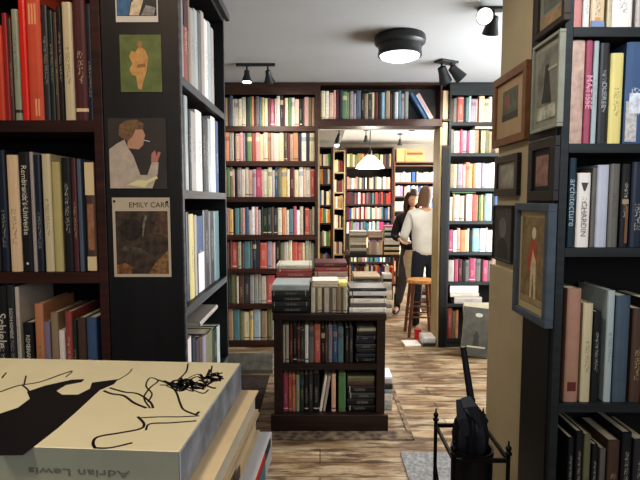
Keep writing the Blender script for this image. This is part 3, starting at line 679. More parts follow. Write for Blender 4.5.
framed('framed_picture', 'wide black frame around a tiny pinkish picture, right of the cream pillar', XPf, FX(553, XPf - .016), FX(526.5, XPf - .016), Z(528, 202, XPf) + .004, Z(528, 144, XPf), .03, .016, BLKF, P('black_mount', '221f20', noise=.05), [('printed_picture', rect(.12, .12, .8, .85), P('pink_print', '8c6a5e', noise=.4, nscale=50))])
framed('framed_picture', 'large slate-framed old print of a standing figure in red, on bookcase side', XPf, FX(549, XPf - .026), FX(515, XPf - .026), Z(515, 311, XPf - .02), Z(515, 203, XPf - .02), .024, .026, P('slate_frame', '48525b', noise=.2, nscale=25), P('cream_mount', 'bda880', noise=.06), [('printed_picture', rect(.07, .07, .93, .94), P('brown_ground', '85704f', noise=.3, nscale=40)), ('printed_figure', [(.3, .5), (.42, .7), (.6, .72), (.66, .5), (.56, .34), (.4, .34)], P('red_print', 'ae5238', noise=.3, nscale=50)), ('printed_figure', [(.42, .12), (.48, .12), (.52, .4), (.58, .12), (.64, .12), (.62, .5), (.5, .62), (.44, .45)], P('pale_figure', 'c9b892', noise=.25, nscale=60)), ('printed_figure', ell(.53, .78, .07, .06), P('pale_head', 'd0c09c')), ('printed_picture', rect(.1, .08, .9, .14), P('tan_ground', 'a39069', noise=.2))])
PXf = PX - .0005
framed('framed_picture', 'warm wood-framed picture with cream mount, highest on the cream pillar', PXf, FX(522, PXf - .02), FX(490, PXf - .02), Z(490, 148, .69), Z(490, 81, .69), .030, .02, P('warm_wood_frame', '7a5436', noise=.2, nscale=25), P('tan_mount', 'b09372', noise=.05), [('printed_picture', rect(.22, .32, .78, .84), P('green_print', '5c5f4c', noise=.35, nscale=30)), ('printed_picture', rect(.3, .5, .5, .75), P('rose_print', '8e5a50', noise=.2)), ('printed_picture', rect(.22, .30, .78, .42), P('dark_strip', '3f3d34', noise=.2))])
framed('framed_picture', 'small black-framed pale picture below the warm wood frame on the pillar', PXf, FX(516, PXf - .016), FX(493.5, PXf - .016), Z(494, 196, .695), Z(494, 157, .695), .028, .016, BLKF, P('grey_mount2', '8a8474', noise=.1), [('printed_picture', rect(.15, .1, .85, .9), P('pale_portrait', '9a9484', noise=.3, nscale=30))])
framed('framed_picture', 'dark glossy unframed-looking portrait print half behind the slate-framed print', PXf, FX(512, PXf - .012), FX(493, PXf - .012), Z(493, 260, .70) , Z(493, 205, .70), .008, .012, P('dark_thin_frame', '2b2827'), P('dark_portrait', '4a4642', noise=.3, nscale=14), [('printed_figure', ell(.5, .6, .2, .2), P('grey_face', '6d6a66', noise=.3, nscale=30)), ('printed_figure', [(.2, 0), (.8, 0), (.75, .3), (.55, .42), (.4, .4), (.25, .3)], P('dark_coat', '35302e', noise=.2))])

# ================= low central bookcase
YC = 3.17
cx0 = at(274, 370, YC)[0]; cx1 = at(385, 370, YC)[0]
CZ = zat(313.5, YC)
cshelf = zat(364, YC); cbot = zat(413.5, YC)
cc = empty('low_bookcase', (0, YC, 0)); tag(cc, 'low dark double-sided bookcase in the middle of the floor, piled with books', 'bookcase')
CD = .62; s_ = .055
MB().box(cx0, cx0 + s_, 0, CD, .0, CZ - .045).build('side_panel', CASEWOOD, cc, bevel=.003)
MB().box(cx1 - s_, cx1, 0, CD, .0, CZ - .045).build('side_panel', CASEWOOD, cc, bevel=.003)
MB().box(cx0 - .006, cx1 + .006, -.008, CD + .008, CZ - .045, CZ).build('top_panel', CASEWOOD, cc, bevel=.004)
MB().box(cx0 + s_, cx1 - s_, .004, .28, cshelf - .04, cshelf).build('shelf', CASEWOOD, cc)
MB().box(cx0 + s_, cx1 - s_, .004, .28, cbot - .03, cbot).build('shelf', CASEWOOD, cc)
MB().box(cx0 + s_, cx1 - s_, .28, .30, 0, CZ - .045).build('divider_panel', DARK, cc)
MB().box(cx0 - .02, cx1 + .02, -.03, -.0005, 0, cbot + .002).build('plinth', CASEWOOD, cc, bevel=.003)
def mid_row(zb, entries, where, group, depth=.2, rec=.03):
    items = []; prev = None
    for e in entries:
        x0, x1, yt, c = e[:4]; ov = e[4] if len(e) > 4 else None
        Yf = YC + rec; h = zat(yt, Yf) - zb
        a = at(x0, 360, Yf)[0]; b = at(x1, 360, Yf)[0]
        a = max(a, cx0 + s_ + .001); t = b - a - .002
        o = book('book', t, h, depth, c, ((a + b) / 2, Yf, zb + .0006))
        items.append((o, PAL[c][0], t, ov))
    label_row(items, where, group)
    return items
mid_row(cshelf, [(282, 285.3, 325, 'G'), (285.5, 289, 325, 'i'), (289.3, 293, 326, 'R'), (293, 297, 325, 'k'), (297, 300.5, 326, 'R'), (300.5, 304.5, 328, 'K'), (304.8, 308.6, 325, 'w'), (308.8, 314, 326, 'g'), (314.3, 320.5, 324.5, 'r'), (321, 325, 328, 'k'), (325, 328, 327, 'b'), (328.3, 332.5, 325, 'v'), (332.8, 337.5, 326, 'B'), (337.8, 343.5, 328, 'l'), (345, 349, 328, 'k'), (349.3, 353, 327, 'K')], 'upper shelf of low central bookcase', 'books on the upper shelf of the low bookcase')
mid_row(cbot, [(281.5, 287.8, 374, 'm'), (288, 292, 374, 'r'), (292, 295.5, 374, 'o'), (295.8, 299.5, 375, 'S'), (299.7, 304, 374, 'E'), (304.2, 308.5, 375, 'k'), (308.7, 313, 374, 'K'), (313.2, 319.5, 373.5, 'k'), (331.5, 336, 374, 'P'), (338.5, 346, 373.5, 'e')], 'lower shelf of low central bookcase', 'books on the lower shelf of the low bookcase')
for k, (px, c) in enumerate(((325, 'w'), (328.4, 'G'))):
    a = math.radians(9)
    t = .018; X_ = at(px, 400, YC + .03)[0]
    o = book('book', t, .245, .18, c, (X_ - .03 - t / 2 * 0, YC + .03, cbot + .0008 + t / 2 * math.sin(a)), rot=(0, a, 0), var=3)
    tag(o, '%s book leaning rightward in the lower shelf of low central bookcase' % PAL[c][0], 'book', 'leaning books in the low bookcase')
# flat stacks inside the case
def stack(x0, x1, y0, y1, z, specs, where, group, jit=.008, spine='front'):
    items = []; n = len(specs)
    for i, (t, c) in enumerate(specs):
        jx = random.uniform(-jit, jit); jy = random.uniform(0, jit)
        o = flat_book('book', x0 + max(0, jx), x1 + min(0, jx), y0 + jy, y1, z + .0006, t - .0012, c, spine=spine, var=random.choice((0, 2, 3)))
        pos = 'bottom of' if i == 0 else ('top of' if i == n - 1 else '%s from bottom in' % ORD[i])
        tag(o, '%s book lying flat, %s %s' % (PAL[c][0], pos, where), 'book', group); ALLBOOKS.append(o)
        z += t
    return z
xa, xb = at(356, 350, YC + .03)[0], cx1 - s_ - .004
stack(xa, xb, YC + .03, YC + .24, cshelf, [(.03, 'k'), (.028, 'n'), (.03, 'k'), (.032, 'K'), (.026, 'k'), (.03, 'n'), (.028, 'k'), (.022, 'G')], 'flat stack, upper shelf of low bookcase', 'flat stack on the upper shelf of the low bookcase')
xa = at(347.5, 390, YC + .03)[0]
stack(xa, xb, YC + .03, YC + .24, cbot, [(.04, 'k'), (.045, 'k'), (.04, 'K'), (.045, 'k'), (.028, 'b'), (.04, 'O')], 'flat stack, lower shelf of low bookcase', 'flat stack on the lower shelf of the low bookcase')
# piles on top, front row
f0 = YC + .02
x271, x309 = at(271.5, 300, f0)[0], at(309, 300, f0)[0]
stack(x271, x309, f0, f0 + .27, CZ, [(.036, 'k'), (.036, 'K'), (.036, 'k'), (.036, 'K'), (.04, 'a')], 'left front pile on low bookcase', 'left front pile on the low bookcase')
x312, x347 = at(311, 300, f0)[0], at(347.5, 300, f0)[0]
zt = zat(288, f0) - CZ
row(f0 - .01, CZ, x312, x347, "i4 O2 c4 b2 i5 g2.5 i4 t4 O2 i4", zt, 'upright row on top of low bookcase', 'upright paperbacks on the low bookcase', recess=.01, depth=.17, jit=.002)
stack(x312 + .005, x347 - .06, f0 + .02, f0 + .2, CZ + zt + .002, [(.022, 'i'), (.02, 'w')], 'pair on the upright paperbacks', 'flat pair on the upright paperbacks', spine='back')
o = flat_book('book', x347 - .055, x347 + .0, f0 + .03, f0 + .17, CZ + zt + .002, .03, 'y', 'small yellow book lying on the upright paperbacks of the low bookcase', group='flat pair on the upright paperbacks')
x349, x387 = at(349.5, 300, f0)[0], at(386.5, 300, f0)[0]
stack(x349, x387, f0, f0 + .27, CZ, [(.034, 'w'), (.026, 'g'), (.034, 'w'), (.016, 'k'), (.03, 'w'), (.022, 'K')], 'right front pile on low bookcase', 'right front pile on the low bookcase')
# piles on top, back row
g0 = YC + .33
stack(x271 + .005, x309 + .015, g0, g0 + .26, CZ, [(.05, 'n'), (.05, 'k'), (.045, 'R'), (.035, 'w'), (.04, 'r'), (.022, 'r'), (.03, 'i')], 'left rear pile on low bookcase', 'left rear pile on the low bookcase')
stack(x312 + .02, x347 + .02, g0, g0 + .26, CZ, [(.05, 'w'), (.05, 'i'), (.045, 'm'), (.04, 'w'), (.04, 'p'), (.032, 'r'), (.03, 'R')], 'middle rear pile on low bookcase', 'middle rear pile on the low bookcase')
stack(x349 + .045, x387 + .0, g0, g0 + .26, CZ, [(.05, 'w'), (.05, 'g'), (.045, 'k'), (.025, 'K'), (.02, 't')], 'right rear pile on low bookcase', 'right rear pile on the low bookcase')
# white pile of parcels on the floor right of the case
px_ = cx1 + .025
stack(px_ + .0, px_ + .07, YC + .3, YC + .5, 0, [(.06, 'a'), (.06, 'w'), (.03, 'a'), (.04, 'K'), (.05, 'w')], 'floor pile right of low bookcase', 'floor pile right of the low bookcase')

# ---- mats on the floor
def rug(name, label, x0, x1, y0, y1, c1, c2, sc_):
    m = mat(name + '_weave', hexc(c1), .95, noise=.0)
    nt = m.node_tree; b = nt.nodes['Principled BSDF']
    tc = nt.nodes.new('ShaderNodeTexCoord'); n = nt.nodes.new('ShaderNodeTexVoronoi'); n.inputs['Scale'].default_value = sc_
    n2 = nt.nodes.new('ShaderNodeTexNoise'); n2.inputs['Scale'].default_value = sc_ * 1.5; n2.inputs['Detail'].default_value = 6
    ad = nt.nodes.new('ShaderNodeMath'); ad.operation = 'MULTIPLY'
    r_ = nt.nodes.new('ShaderNodeValToRGB'); r_.color_ramp.elements[0].position = .08; r_.color_ramp.elements[1].position = .45
    r_.color_ramp.elements[0].color = (*hexc(c1), 1); r_.color_ramp.elements[1].color = (*hexc(c2), 1)
    nt.links.new(tc.outputs['Object'], n.inputs['Vector']); nt.links.new(tc.outputs['Object'], n2.inputs['Vector'])
    nt.links.new(n.outputs['Distance'], ad.inputs[0]); nt.links.new(n2.outputs['Fac'], ad.inputs[1]); nt.links.new(ad.outputs[0], r_.inputs['Fac']); nt.links.new(r_.outputs['Color'], b.inputs['Base Color'])
    o = MB().box(x0, x1, y0, y1, .0005, .006).build(name, m, bevel=.002)
    return tag(o, label, 'rug')
RX0, RX1 = cx0 - .12, at(407, 425, 3.3)[0]
o = rug('floor_rug', 'worn brown patterned rug showing in front and right of the low bookcase', RX0, RX1, 3.02, YC - .032, '3c3026', '7d6b55', 18)
o2 = rug('floor_runner', 'narrow worn brown runner along the right side of the low bookcase', cx1 + .14, RX1, YC - .03, 4.0, '4a3b2e', '8a765c', 18)
rug('grey_mat', 'grey mottled mat left of the umbrella stand in the foreground', at(402, 455, 2.8)[0], at(455, 455, 2.8)[0], 2.2, atz(420, 453, 0)[1], '66676a', '8d8c88', 40)
rug('dark_floor_sheet', 'dark brown sheet on the floor left of the low bookcase', -1.05, RX0 - .01, 3.15, 4.18, '1c130f', '3a2a22', 22)  # flat dark brown sheet laid over the floor beside the bookcase
# grey mottled framed panel standing on the floor before the tall bookcase
bx0, bx1 = at(228, 365, 4.25)[0], at(273, 365, 4.25)[0]
sb_ = empty('picture_board', ((bx0 + bx1) / 2, 4.235, 0.002), (math.radians(-4), 0, 0)); tag(sb_, 'low grey mottled board standing on the floor before the tall brown bookcase', 'board')
w_ = bx1 - bx0
MB().box(-w_ / 2, w_ / 2, 0, .02, 0, .175).build('panel_board', P('grey_marbled_paper', '7b786f', noise=.35, nscale=16), sb_, bevel=.002)
MB().box(-w_ / 2, w_ / 2, -.004, -.0003, 0, .03).build('lower_rail', P('grey_rail', '5a564f', noise=.2), sb_); MB().box(-w_ * .3, -w_ * .22, .021, .09, 0, .012).build('foot', P('grey_rail', '5a564f'), sb_); MB().box(w_ * .22, w_ * .3, .021, .09, 0, .012).build('foot', P('grey_rail', '5a564f'), sb_)

# ================= foreground stack on a counter
ct = empty('display_counter', (-.33, .44, 0)); tag(ct, 'wooden display counter hidden beneath the big foreground book pile', 'counter')
# build the pile from the top down
ZT = 1.30
def fore(name, label, w, d, z1, t, cornerx, cornery, rz, covm, pagem, spine_side='front', boards=.0025, wrap='front'):
    """flat book whose right front corner is at (cornerx, cornery)"""
    r = empty(name, (cornerx, cornery, z1 - t), (0, 0, rz)); tag(r, label, 'book', None)
    c = MB(); c.box(-w, 0, 0, d, t - boards, t); c.box(-w, 0, 0, d, 0, boards)
    if wrap == 'front': c.box(-w, 0, -.0005, boards, boards, t - boards)
    if wrap == 'right': c.box(-boards, 0, 0, d, boards, t - boards)
    c.build('cover', covm, r, bevel=.0006)
    MB().box(-w + .004, -(boards if wrap == 'right' else .004), boards if wrap == 'front' else .003, d - .003, boards + .0001, t - boards - .0001).build('page_block', pagem, r)
    return r
nr = atz(179, 451.5, ZT); fr_ = atz(240, 363, ZT)
rz_ = -math.atan2(fr_[0] - nr[0], fr_[1] - nr[1])
D1 = math.hypot(fr_[0] - nr[0], fr_[1] - nr[1])
CRM = mat('cream_cover_card', hexc('efdfb8'), .5, noise=.03); GSP = mat('grey_brown_spine_cloth', hexc('7f7e6e'), .6, noise=.08)
GPAGE = mat('grey_blue_page_edges', hexc('8e9198'), .8, noise=.25, nscale=60)
t1 = .034
B1 = fore('large_art_book', 'big cream book with black brush drawing on its cover, topmost foreground book', .42, D1, ZT, t1, nr[0], nr[1], rz_, [CRM], GPAGE, wrap='none', boards=.0022)
MB().box(-.42, 0, -.0012, .0002, .0, t1 - .0005).build('spine_face', GSP, B1)
MB().box(.0001, .0012, .0, D1, .0, t1 - .001).build('fore_edge', mat('marbled_grey_edge', hexc('a0a4ac'), .7, noise=.35, nscale=35), B1)
INK = mat('black_brush_ink', hexc('171315'), .5, noise=.15)
Mi = (Matrix.Translation((nr[0], nr[1], ZT)) @ Matrix.Rotation(rz_, 4, 'Z')).inverted()
def cov_pt(px, py):
    X_, Y_ = atz(px, py, ZT); p = Mi @ Vector((X_, Y_, ZT)); return p.x, p.y
dr = MB()
def blob(pts, e=.0004): dr.prism([cov_pt(*p) for p in pts], t1, t1 + e, 0, 'xy')
blob([(-3, 415), (18, 408), (30, 399), (27, 392), (45, 386), (72, 380), (84, 379.5), (82, 382), (66, 385), (56, 391), (62, 395), (78, 395), (90, 389), (92, 383), (118, 379.5), (114, 384), (100, 390), (76, 412), (58, 428), (40, 442), (23, 455.2), (-3, 455.6)])
def stroke(pts, w=1.2):
    if len(pts) > 2:                        # Catmull-Rom smoothing
        q_ = [pts[0]] + list(pts) + [pts[-1]]; out = []
        for i in range(1, len(q_) - 2):
            for k in range(5):
                t = k / 5.0; p0, p1, p2, p3 = q_[i - 1:i + 3]
                out.append(tuple(.5 * (2 * p1[j] + (p2[j] - p0[j]) * t + (2 * p0[j] - 5 * p1[j] + 4 * p2[j] - p3[j]) * t * t + (3 * p1[j] - p0[j] - 3 * p2[j] + p3[j]) * t ** 3) for j in (0, 1)))
        pts = out + [pts[-1]]
    w *= 1.5
    n = len(pts)
    for i in range(n - 1):
        (x0, y0), (x1, y1) = pts[i], pts[i + 1]
        a = Vector(cov_pt(x0, y0)); b = Vector(cov_pt(x1, y1)); d = (b - a)
        if d.length < 1e-6: continue
        nrm = Vector((-d.y, d.x)).normalized() * (w * .00075 / 2 * 1.3)
        dd = d.normalized() * .0004
        q = [a - nrm - dd, a + nrm - dd, b + nrm + dd, b - nrm + dd]
        dr.prism([(p.x, p.y) for p in q], t1, t1 + .0003, 0, 'xy')
for pts, w in (([(0, 392), (14, 387), (22, 385), (40, 382), (60, 375), (72, 371)], 1.5), ([(22, 385), (28, 390), (31, 396)], 1.2), ([(26, 376), (24, 385)], 1), ([(118, 380), (128, 374), (132, 369)], .8),
               ([(104, 391), (112, 394), (124, 396), (134, 403), (146, 408)], 1.8), ([(110, 388), (124, 392), (138, 394), (150, 402), (153, 408)], 1.5), ([(138, 417), (144, 424), (140, 429), (120, 433), (98, 437), (93, 443), (95, 448)], 1.6), ([(95, 448), (110, 448), (132, 443)], 1.3), ([(146, 430), (150, 424), (170, 423), (196, 421)], 1.2), ([(140, 418), (160, 417), (180, 417), (199, 416)], 1),
               ([(150, 408), (144, 398), (150, 388), (158, 381), (150, 378), (146, 386), (152, 394), (148, 402)], 1.1), ([(158, 380), (168, 384), (176, 392), (180, 403), (184, 410), (196, 415)], 1.4), ([(196, 415), (199, 412)], 1.8), ([(178, 380), (186, 372), (188, 364)], 1.2), ([(211, 373), (212, 366)], 1.2)): stroke(pts, w)
rnd = random.Random(3)
for k in range(44):
    u = rnd.random(); x0 = 160 + u * 52; y0 = 381 + 10 * math.sin(u * 3) * rnd.random() + rnd.uniform(-3, 5) - u * 6
    stroke([(x0, y0), (x0 + rnd.uniform(4, 13), y0 + rnd.uniform(-4, 6)), (x0 + rnd.uniform(8, 18), y0 + rnd.uniform(-5, 4))], rnd.uniform(.8, 2.4))
for pts in ([(72, 372), (66, 377)], [(2, 378), (6, 373)]): stroke(pts, 1)
dr.build('cover_drawing', INK, B1)
lettering('spine_title', 'Adrian Lewis', .0085, mat('faded_grey_lettering', hexc('5a594f'), .6), B1, (-.083, -.0016, .0145), (PI / 2, PI, 0), extrude=.0002, sx=1.9)
z2 = ZT - t1 - .0006
t2 = .026; t3 = .026; t4 = .034
x2, y2 = atz(256, 390, z2)
D2 = .235
PCH = mat('peach_paper_edges', hexc('f2d8ae'), .75, noise=.12, nscale=8)
CRE = mat('cream_paper_edges', hexc('f2e8d0'), .75, noise=.1, nscale=8)
TW = mat('tan_card_cover', hexc('e8cda4'), .55, noise=.06)
B2 = fore('large_art_book', 'thick peach-edged book directly beneath the topmost foreground book', .40, D2, z2, t2, x2 - .012, y2 - D2, rz_, TW, CRE, wrap='none', boards=.002)
z3 = z2 - t2 - .0006
B3 = fore('large_art_book', 'thick cream-edged book third from the top of the foreground pile', .41, D2 - .004, z3, t3, x2 - .0105, y2 - D2 + .002, rz_, mat('cream_board', hexc('e0caa2'), .6, noise=.05), PCH, wrap='none', boards=.003)
MB().box(.0, .0008, .05, .12, .006, .018).build('edge_stamp', mat('faded_ink_stamp', hexc('6a5a4a'), .7, noise=.4, nscale=80), B3)
z4 = z3 - t3 - .0006
x4 = x2 + .009; y4 = y2 - D2 + .012
B4 = fore('paperback_book', 'paperback with white, blue, black and red cover edges near the pile bottom', .30, D2 - .012, z4, t4, x4 - .004, y4, rz_, mat('white_gloss_card', hexc('e2e2e6'), .35, noise=.03), mat('white_page_edges', hexc('dad8d2'), .8, noise=.1), wrap='right', boards=.0012)
MB().box(0.0001, .0009, .02, .17, .0, t4 * .7).build('cover_panel', mat('turquoise_print', hexc('4f93a3'), .45, noise=.05), B4)
MB().box(0.0001, .0013, .02, .17, t4 * .72, t4).build('cover_stripe', mat('bright_red_print', hexc('d8352e'), .45, noise=.05), B4)
MB().box(0.0001, .0013, .172, .205, t4 * .72, t4).build('cover_stripe', mat('black_print', hexc('1f1f22'), .45, noise=.05), B4)
z5_ = z4 - t4 - .0006
B5 = fore('large_art_book', 'dark navy book at the very bottom of the foreground pile', .30, D2 - .02, z5_, .03, x4 - .03, y4 + .005, rz_, mat('navy_board', hexc('1c2a40'), .6, noise=.1), PAGES, wrap='right')
zc = z5_ - .0306
MB().box(-.30, .22, -.2, .17, zc - .03, zc).build('counter_top', CASEWOOD, ct, bevel=.003)
MB().box(-.29, .21, -.19, .16, .06, zc - .0305).build('counter_body', CASEWOOD, ct); MB().box(-.28, .20, -.17, .15, 0, .0595).build('counter_plinth', CASEWOOD, ct)

# ================= umbrella stand and umbrella
IRON = mat('black_wrought_iron', hexc('1b1715'), .45, metal=.6, noise=.3, nscale=60)
NYL = mat('black_umbrella_nylon', hexc('202025'), .45, noise=.2, nscale=30)
UZ = .69
U = {k: atz(*p, UZ) for k, p in dict(nl=(454, 459), nr=(507, 457), fl=(437.5, 424), fr=(481, 424)).items()}
ux = (U['fl'][0] + U['fr'][0] + U['nl'][0] + U['nr'][0]) / 4; uy = (U['nl'][1] + U['fl'][1]) / 2
us = empty('umbrella_stand', (ux, uy, 0)); tag(us, 'black wrought-iron umbrella stand with ball finials beside the cream pillar', 'umbrella stand')
uw = (U['nr'][0] - U['nl'][0]) / 2; ud = (U['fl'][1] - U['nl'][1]) / 2
for sx in (-1, 1):
    for sy in (-1, 1):
        lg = MB(); lg.rod((sx * uw, sy * ud, 0.0), (sx * uw, sy * ud, UZ + .012), .0065, seg=8).build('corner_post', IRON, us, smooth=True)
        fn = MB(); fn.lathe([(.0065, 0), (.011, .003), (.011, .008), (.005, .012), (.009, .02), (.009, .026), (.003, .032), (.0025, .046)], 12, Matrix.Translation((sx * uw, sy * ud, UZ + .012)))
        fn.build('finial', IRON, us, smooth=True)
for zz, nm in ((UZ, 'top_rail'), (.12, 'lower_rail')):
    rr = MB()
    for sy in (-1, 1): rr.box(-uw, uw, sy * ud - .004, sy * ud + .004, zz - .011, zz + .002)
    for sx in (-1, 1): rr.box(sx * uw - .004, sx * uw + .004, -ud + .004, ud - .004, zz - .011, zz + .002)
    rr.build(nm, IRON, us)
MB().box(-uw + .006, uw - .006, -ud + .006, ud - .006, .10, .108).build('drip_tray', IRON, us)
br_ = MB()
br_.rod((-uw, ud, .4), (uw, ud, .25), .004); br_.rod((-uw, -ud, .30), (-uw, ud, .55), .004); br_.build('cross_brace', IRON, us)
# black bin-like sleeve inside
MB().lathe([(.05, 0), (.064, .01), (.067, .55), (.069, .56), (.069, .575), (.061, .575), (.057, .02)], 24, Matrix.Translation((ux - .002, uy - .035, .109))).build('umbrella_sleeve', mat('black_sleeve_leather', hexc('0d0d0e'), .5, noise=.2), smooth=True)
tag(bpy.data.objects['umbrella_sleeve'], 'tall black sleeve standing inside the wrought-iron umbrella stand', 'sleeve')
# umbrella
um = empty('umbrella', (ux - .004, uy - .03, .2)); tag(um, 'folded black umbrella standing upright in the wrought-iron stand', 'umbrella')
topx, topz = at(460.5, 344, uy); hx, hz = at(468, 394, uy); lx, lz = at(471, 440, uy)
dxt = topx - (ux - .004); dxh = hx - (ux - .004); Lz = lambda z: z - .2
MB().rod((dxh, 0, Lz(hz)), (dxt, 0, Lz(topz)), .012, .0095, 12).build('handle', NYL, um, smooth=True)
MB().rod((0, 0, 0), (dxh, 0, Lz(hz)), .005, .005, 8).build('shaft', IRON, um, smooth=True)
cb = MB(); cb.lathe([(.0095, 0), (.014, .004), (.0155, .010), (.0145, .018), (.0095, .022)], 14, Matrix.Translation((dxh, 0, Lz(hz) - .022)))
cb.build('collar', NYL, um, smooth=True)
# folded canopy: pleated body
pl = MB(); NS = 32; prof = [(.013, hz - .02), (.019, hz - .035), (.042, hz - .075), (.048, hz - .12), (.047, hz - .16), (.040, hz - .20), (.028, hz - .32), (.016, hz - .5)]
bi = len(pl.v)
for i, (rr_, zz) in enumerate(prof):
    for k in range(NS):
        a = 2 * PI * k / NS; am = .25 if i > 0 else 0
        r2_ = rr_ * (1 + am * math.cos(a * 8 + i * .5)); f = 1 - i / (len(prof) - 1)
        pl.v.append(Vector((dxh * f + r2_ * math.cos(a), r2_ * math.sin(a), Lz(zz))))
for i in range(len(prof) - 1):
    for k in range(NS):
        k2 = (k + 1) % NS; pl.face((bi + i * NS + k, bi + i * NS + k2, bi + (i + 1) * NS + k2, bi + (i + 1) * NS + k))
pl.build('canopy', NYL, um, smooth=True)
# loose flaps sticking out
def flap(pts3):
    f = MB(); b = len(f.v); f.v += [Vector(p) for p in pts3]; n = len(pts3)
    f.v += [Vector(p) + Vector((0, .0015, 0)) for p in pts3]
    f.face(range(b, b + n)); f.face(range(b + 2 * n - 1, b + n - 1, -1))
    for i in range(n): f.face((b + i, b + (i + 1) % n, b + n + (i + 1) % n, b + n + i))
    return f.build('canopy_flap', NYL, um)
def w3(px, py, dy=0):
    X_, Z_ = at(px, py, uy + dy); return (X_ - (ux - .004), dy + .03, Z_ - .2)
flap([w3(461, 398, -.06), w3(470, 396, -.06), w3(478, 406, -.07), w3(489, 421, -.06), w3(483, 431, -.07), w3(471, 417, -.08), w3(463, 408, -.07)])
flap([w3(456, 400, -.06), w3(462, 399, -.06), w3(467, 418, -.07), w3(472, 437, -.07), w3(464, 436, -.07), w3(457, 420, -.07)])
flap([w3(456, 418, -.03), w3(463, 424, -.05), w3(462, 444, -.03), w3(452, 436, -.02)])
flap([w3(470, 412, -.05), w3(482, 424, -.045), w3(480, 446, -.04), w3(472, 442, -.05)])

# ================= lamps
LBLK = mat('black_lamp_enamel', hexc('26292b'), .4, noise=.05); BULB = mat('glowing_bulb', (1, 1, 1), .3, emit=(1, .93, .8), estr=14)
LENS = mat('glowing_opal_lens', (1, 1, 1), .3, emit=(1, .98, .92), estr=5)
fx, fy = atz(400, 36, 2.65)
fl = empty('ceiling_lamp', (fx, fy, 2.65)); tag(fl, 'round dark grey flush ceiling lamp with glowing opal lens', 'ceiling lamp')
MB().lathe([(.172, -.002), (.178, -.01), (.178, -.05), (.165, -.064), (.152, -.07), (.150, -.115), (.154, -.12), (.154, -.138), (.142, -.138), (.142, -.01)], 36).build('housing', LBLK, fl, smooth=True)
MB().lathe([(.141, -.125), (.132, -.148), (.10, -.160), (.04, -.166), (.002, -.167)], 36).build('lens', LENS, fl, smooth=True)
for s in (-1, 1): MB().ball((s * .168, -.03, -.03), .011).build('screw_knob', LBLK, fl, smooth=True)
def cone_spot(parent, pos, direction, L_=.11, r1=.048, r0=.022, lit=True, name='spot_head'):
    q = Vector(direction).normalized().to_track_quat('Z', 'Y').to_matrix().to_4x4(); M = Matrix.Translation(Vector(pos)) @ q
    o = MB().lathe([(.006, -.01), (r0, 0), (r0 * 1.1, L_ * .35), (r1, L_), (r1 * .93, L_), (r0, L_ * .4)], 20, M).build(name, LBLK, parent, smooth=True)
    if lit: MB().lathe([(.002, L_ * .5), (r1 * .62, L_ * .55), (r1 * .72, L_ * .96), (.002, L_ * 1.0)], 16, M).build('bulb', BULB, o, smooth=True)
    return o
tx, ty = atz(255.5, 63.5, 2.65)
tr = empty('track_light', (tx, ty, 2.65)); tag(tr, 'two-headed black track light on the ceiling above the tall brown bookcase', 'track light')
k_ = ty / 500
MB().box(-19 * k_, 19 * k_, -.015, .015, -.022, 0).build('track_bar', LBLK, tr, bevel=.002)
for px, lit, d in ((-8.5, True, (0, -.1, -1)), (12, True, (.1, .6, -1))):
    MB().rod((px * k_, 0, -.022), (px * k_, 0, -.06), .008).build('stem', LBLK, tr)
    cone_spot(tr, (px * k_, 0, -.06), d, .10, .048)
tx2, ty2 = atz(446, 61, 2.65)
t2_ = empty('spot_lamp', (tx2, ty2, 2.65)); tag(t2_, 'tilted black twin spot lamp on the ceiling above the slate bookcase', 'spot lamp')
MB().box(-.085, .095, -.05, .05, -.016, 0).build('mounting_plate', LBLK, t2_, rot=(0, 0, .5), bevel=.002)
for dx_, dd in ((-.035, (.35, .35, -.8)), (.045, (.75, .1, -.75))):
    MB().rod((dx_, 0, -.016), (dx_, 0, -.05), .009).build('stem', LBLK, t2_); cone_spot(t2_, (dx_, 0, -.05), dd, .13, .055, .035, lit=True)
tx3, ty3 = atz(487, 8, 2.65)
t3_ = empty('spot_lamp', (tx3, ty3, 2.65)); tag(t3_, 'glowing twin spot lamp at the ceiling, partly hidden by the cream pillar', 'spot lamp')
MB().box(-.05, .1, -.03, .03, -.016, 0).build('mounting_plate', LBLK, t3_, bevel=.002)
for dx_, dd in ((-.0, (-.35, -.75, -.25)), (.04, (.0, .55, -.9))):
    MB().rod((dx_, 0, -.016), (dx_, 0, -.05), .009).build('stem', LBLK, t3_); cone_spot(t3_, (dx_, 0, -.05), dd, .10, .05, .03)

# ================= rear room
def tint_mat():
    m = bpy.data.materials.new('mixed_book_spines'); m.use_nodes = True
    nt = m.node_tree; b = nt.nodes['Principled BSDF']; a = nt.nodes.new('ShaderNodeAttribute'); a.attribute_name = 'tint'
    n = nt.nodes.new('ShaderNodeTexNoise'); n.inputs['Scale'].default_value = 45; n.inputs['Detail'].default_value = 2
    mx = nt.nodes.new('ShaderNodeMix'); mx.data_type = 'RGBA'; mx.blend_type = 'OVERLAY'; mx.inputs[0].default_value = .35
    nt.links.new(a.outputs['Color'], mx.inputs[6]); nt.links.new(n.outputs['Fac'], mx.inputs[7]); nt.links.new(mx.outputs[2], b.inputs['Base Color'])
    b.inputs['Roughness'].default_value = .6
    return m
TINT = tint_mat()
far = MB()
def far_row(Y, zb, x0, x1, h, codes, wmin=.022, wmax=.045, depth=.17, jit=.03):
    x = x0; k = 0
    while x < x1 - .012:
        w = min(random.uniform(wmin, wmax), x1 - x); c = random.choice(codes); cc_ = hexc(PAL[c][1]); j = random.uniform(.8, 1.2)
        hh = h - random.random() * jit
        far.box(x, x + w * .93, Y + random.uniform(0, .015), Y + depth, zb + .0006, zb + hh, c=tuple(min(1, v * j) for v in cc_))
        x += w
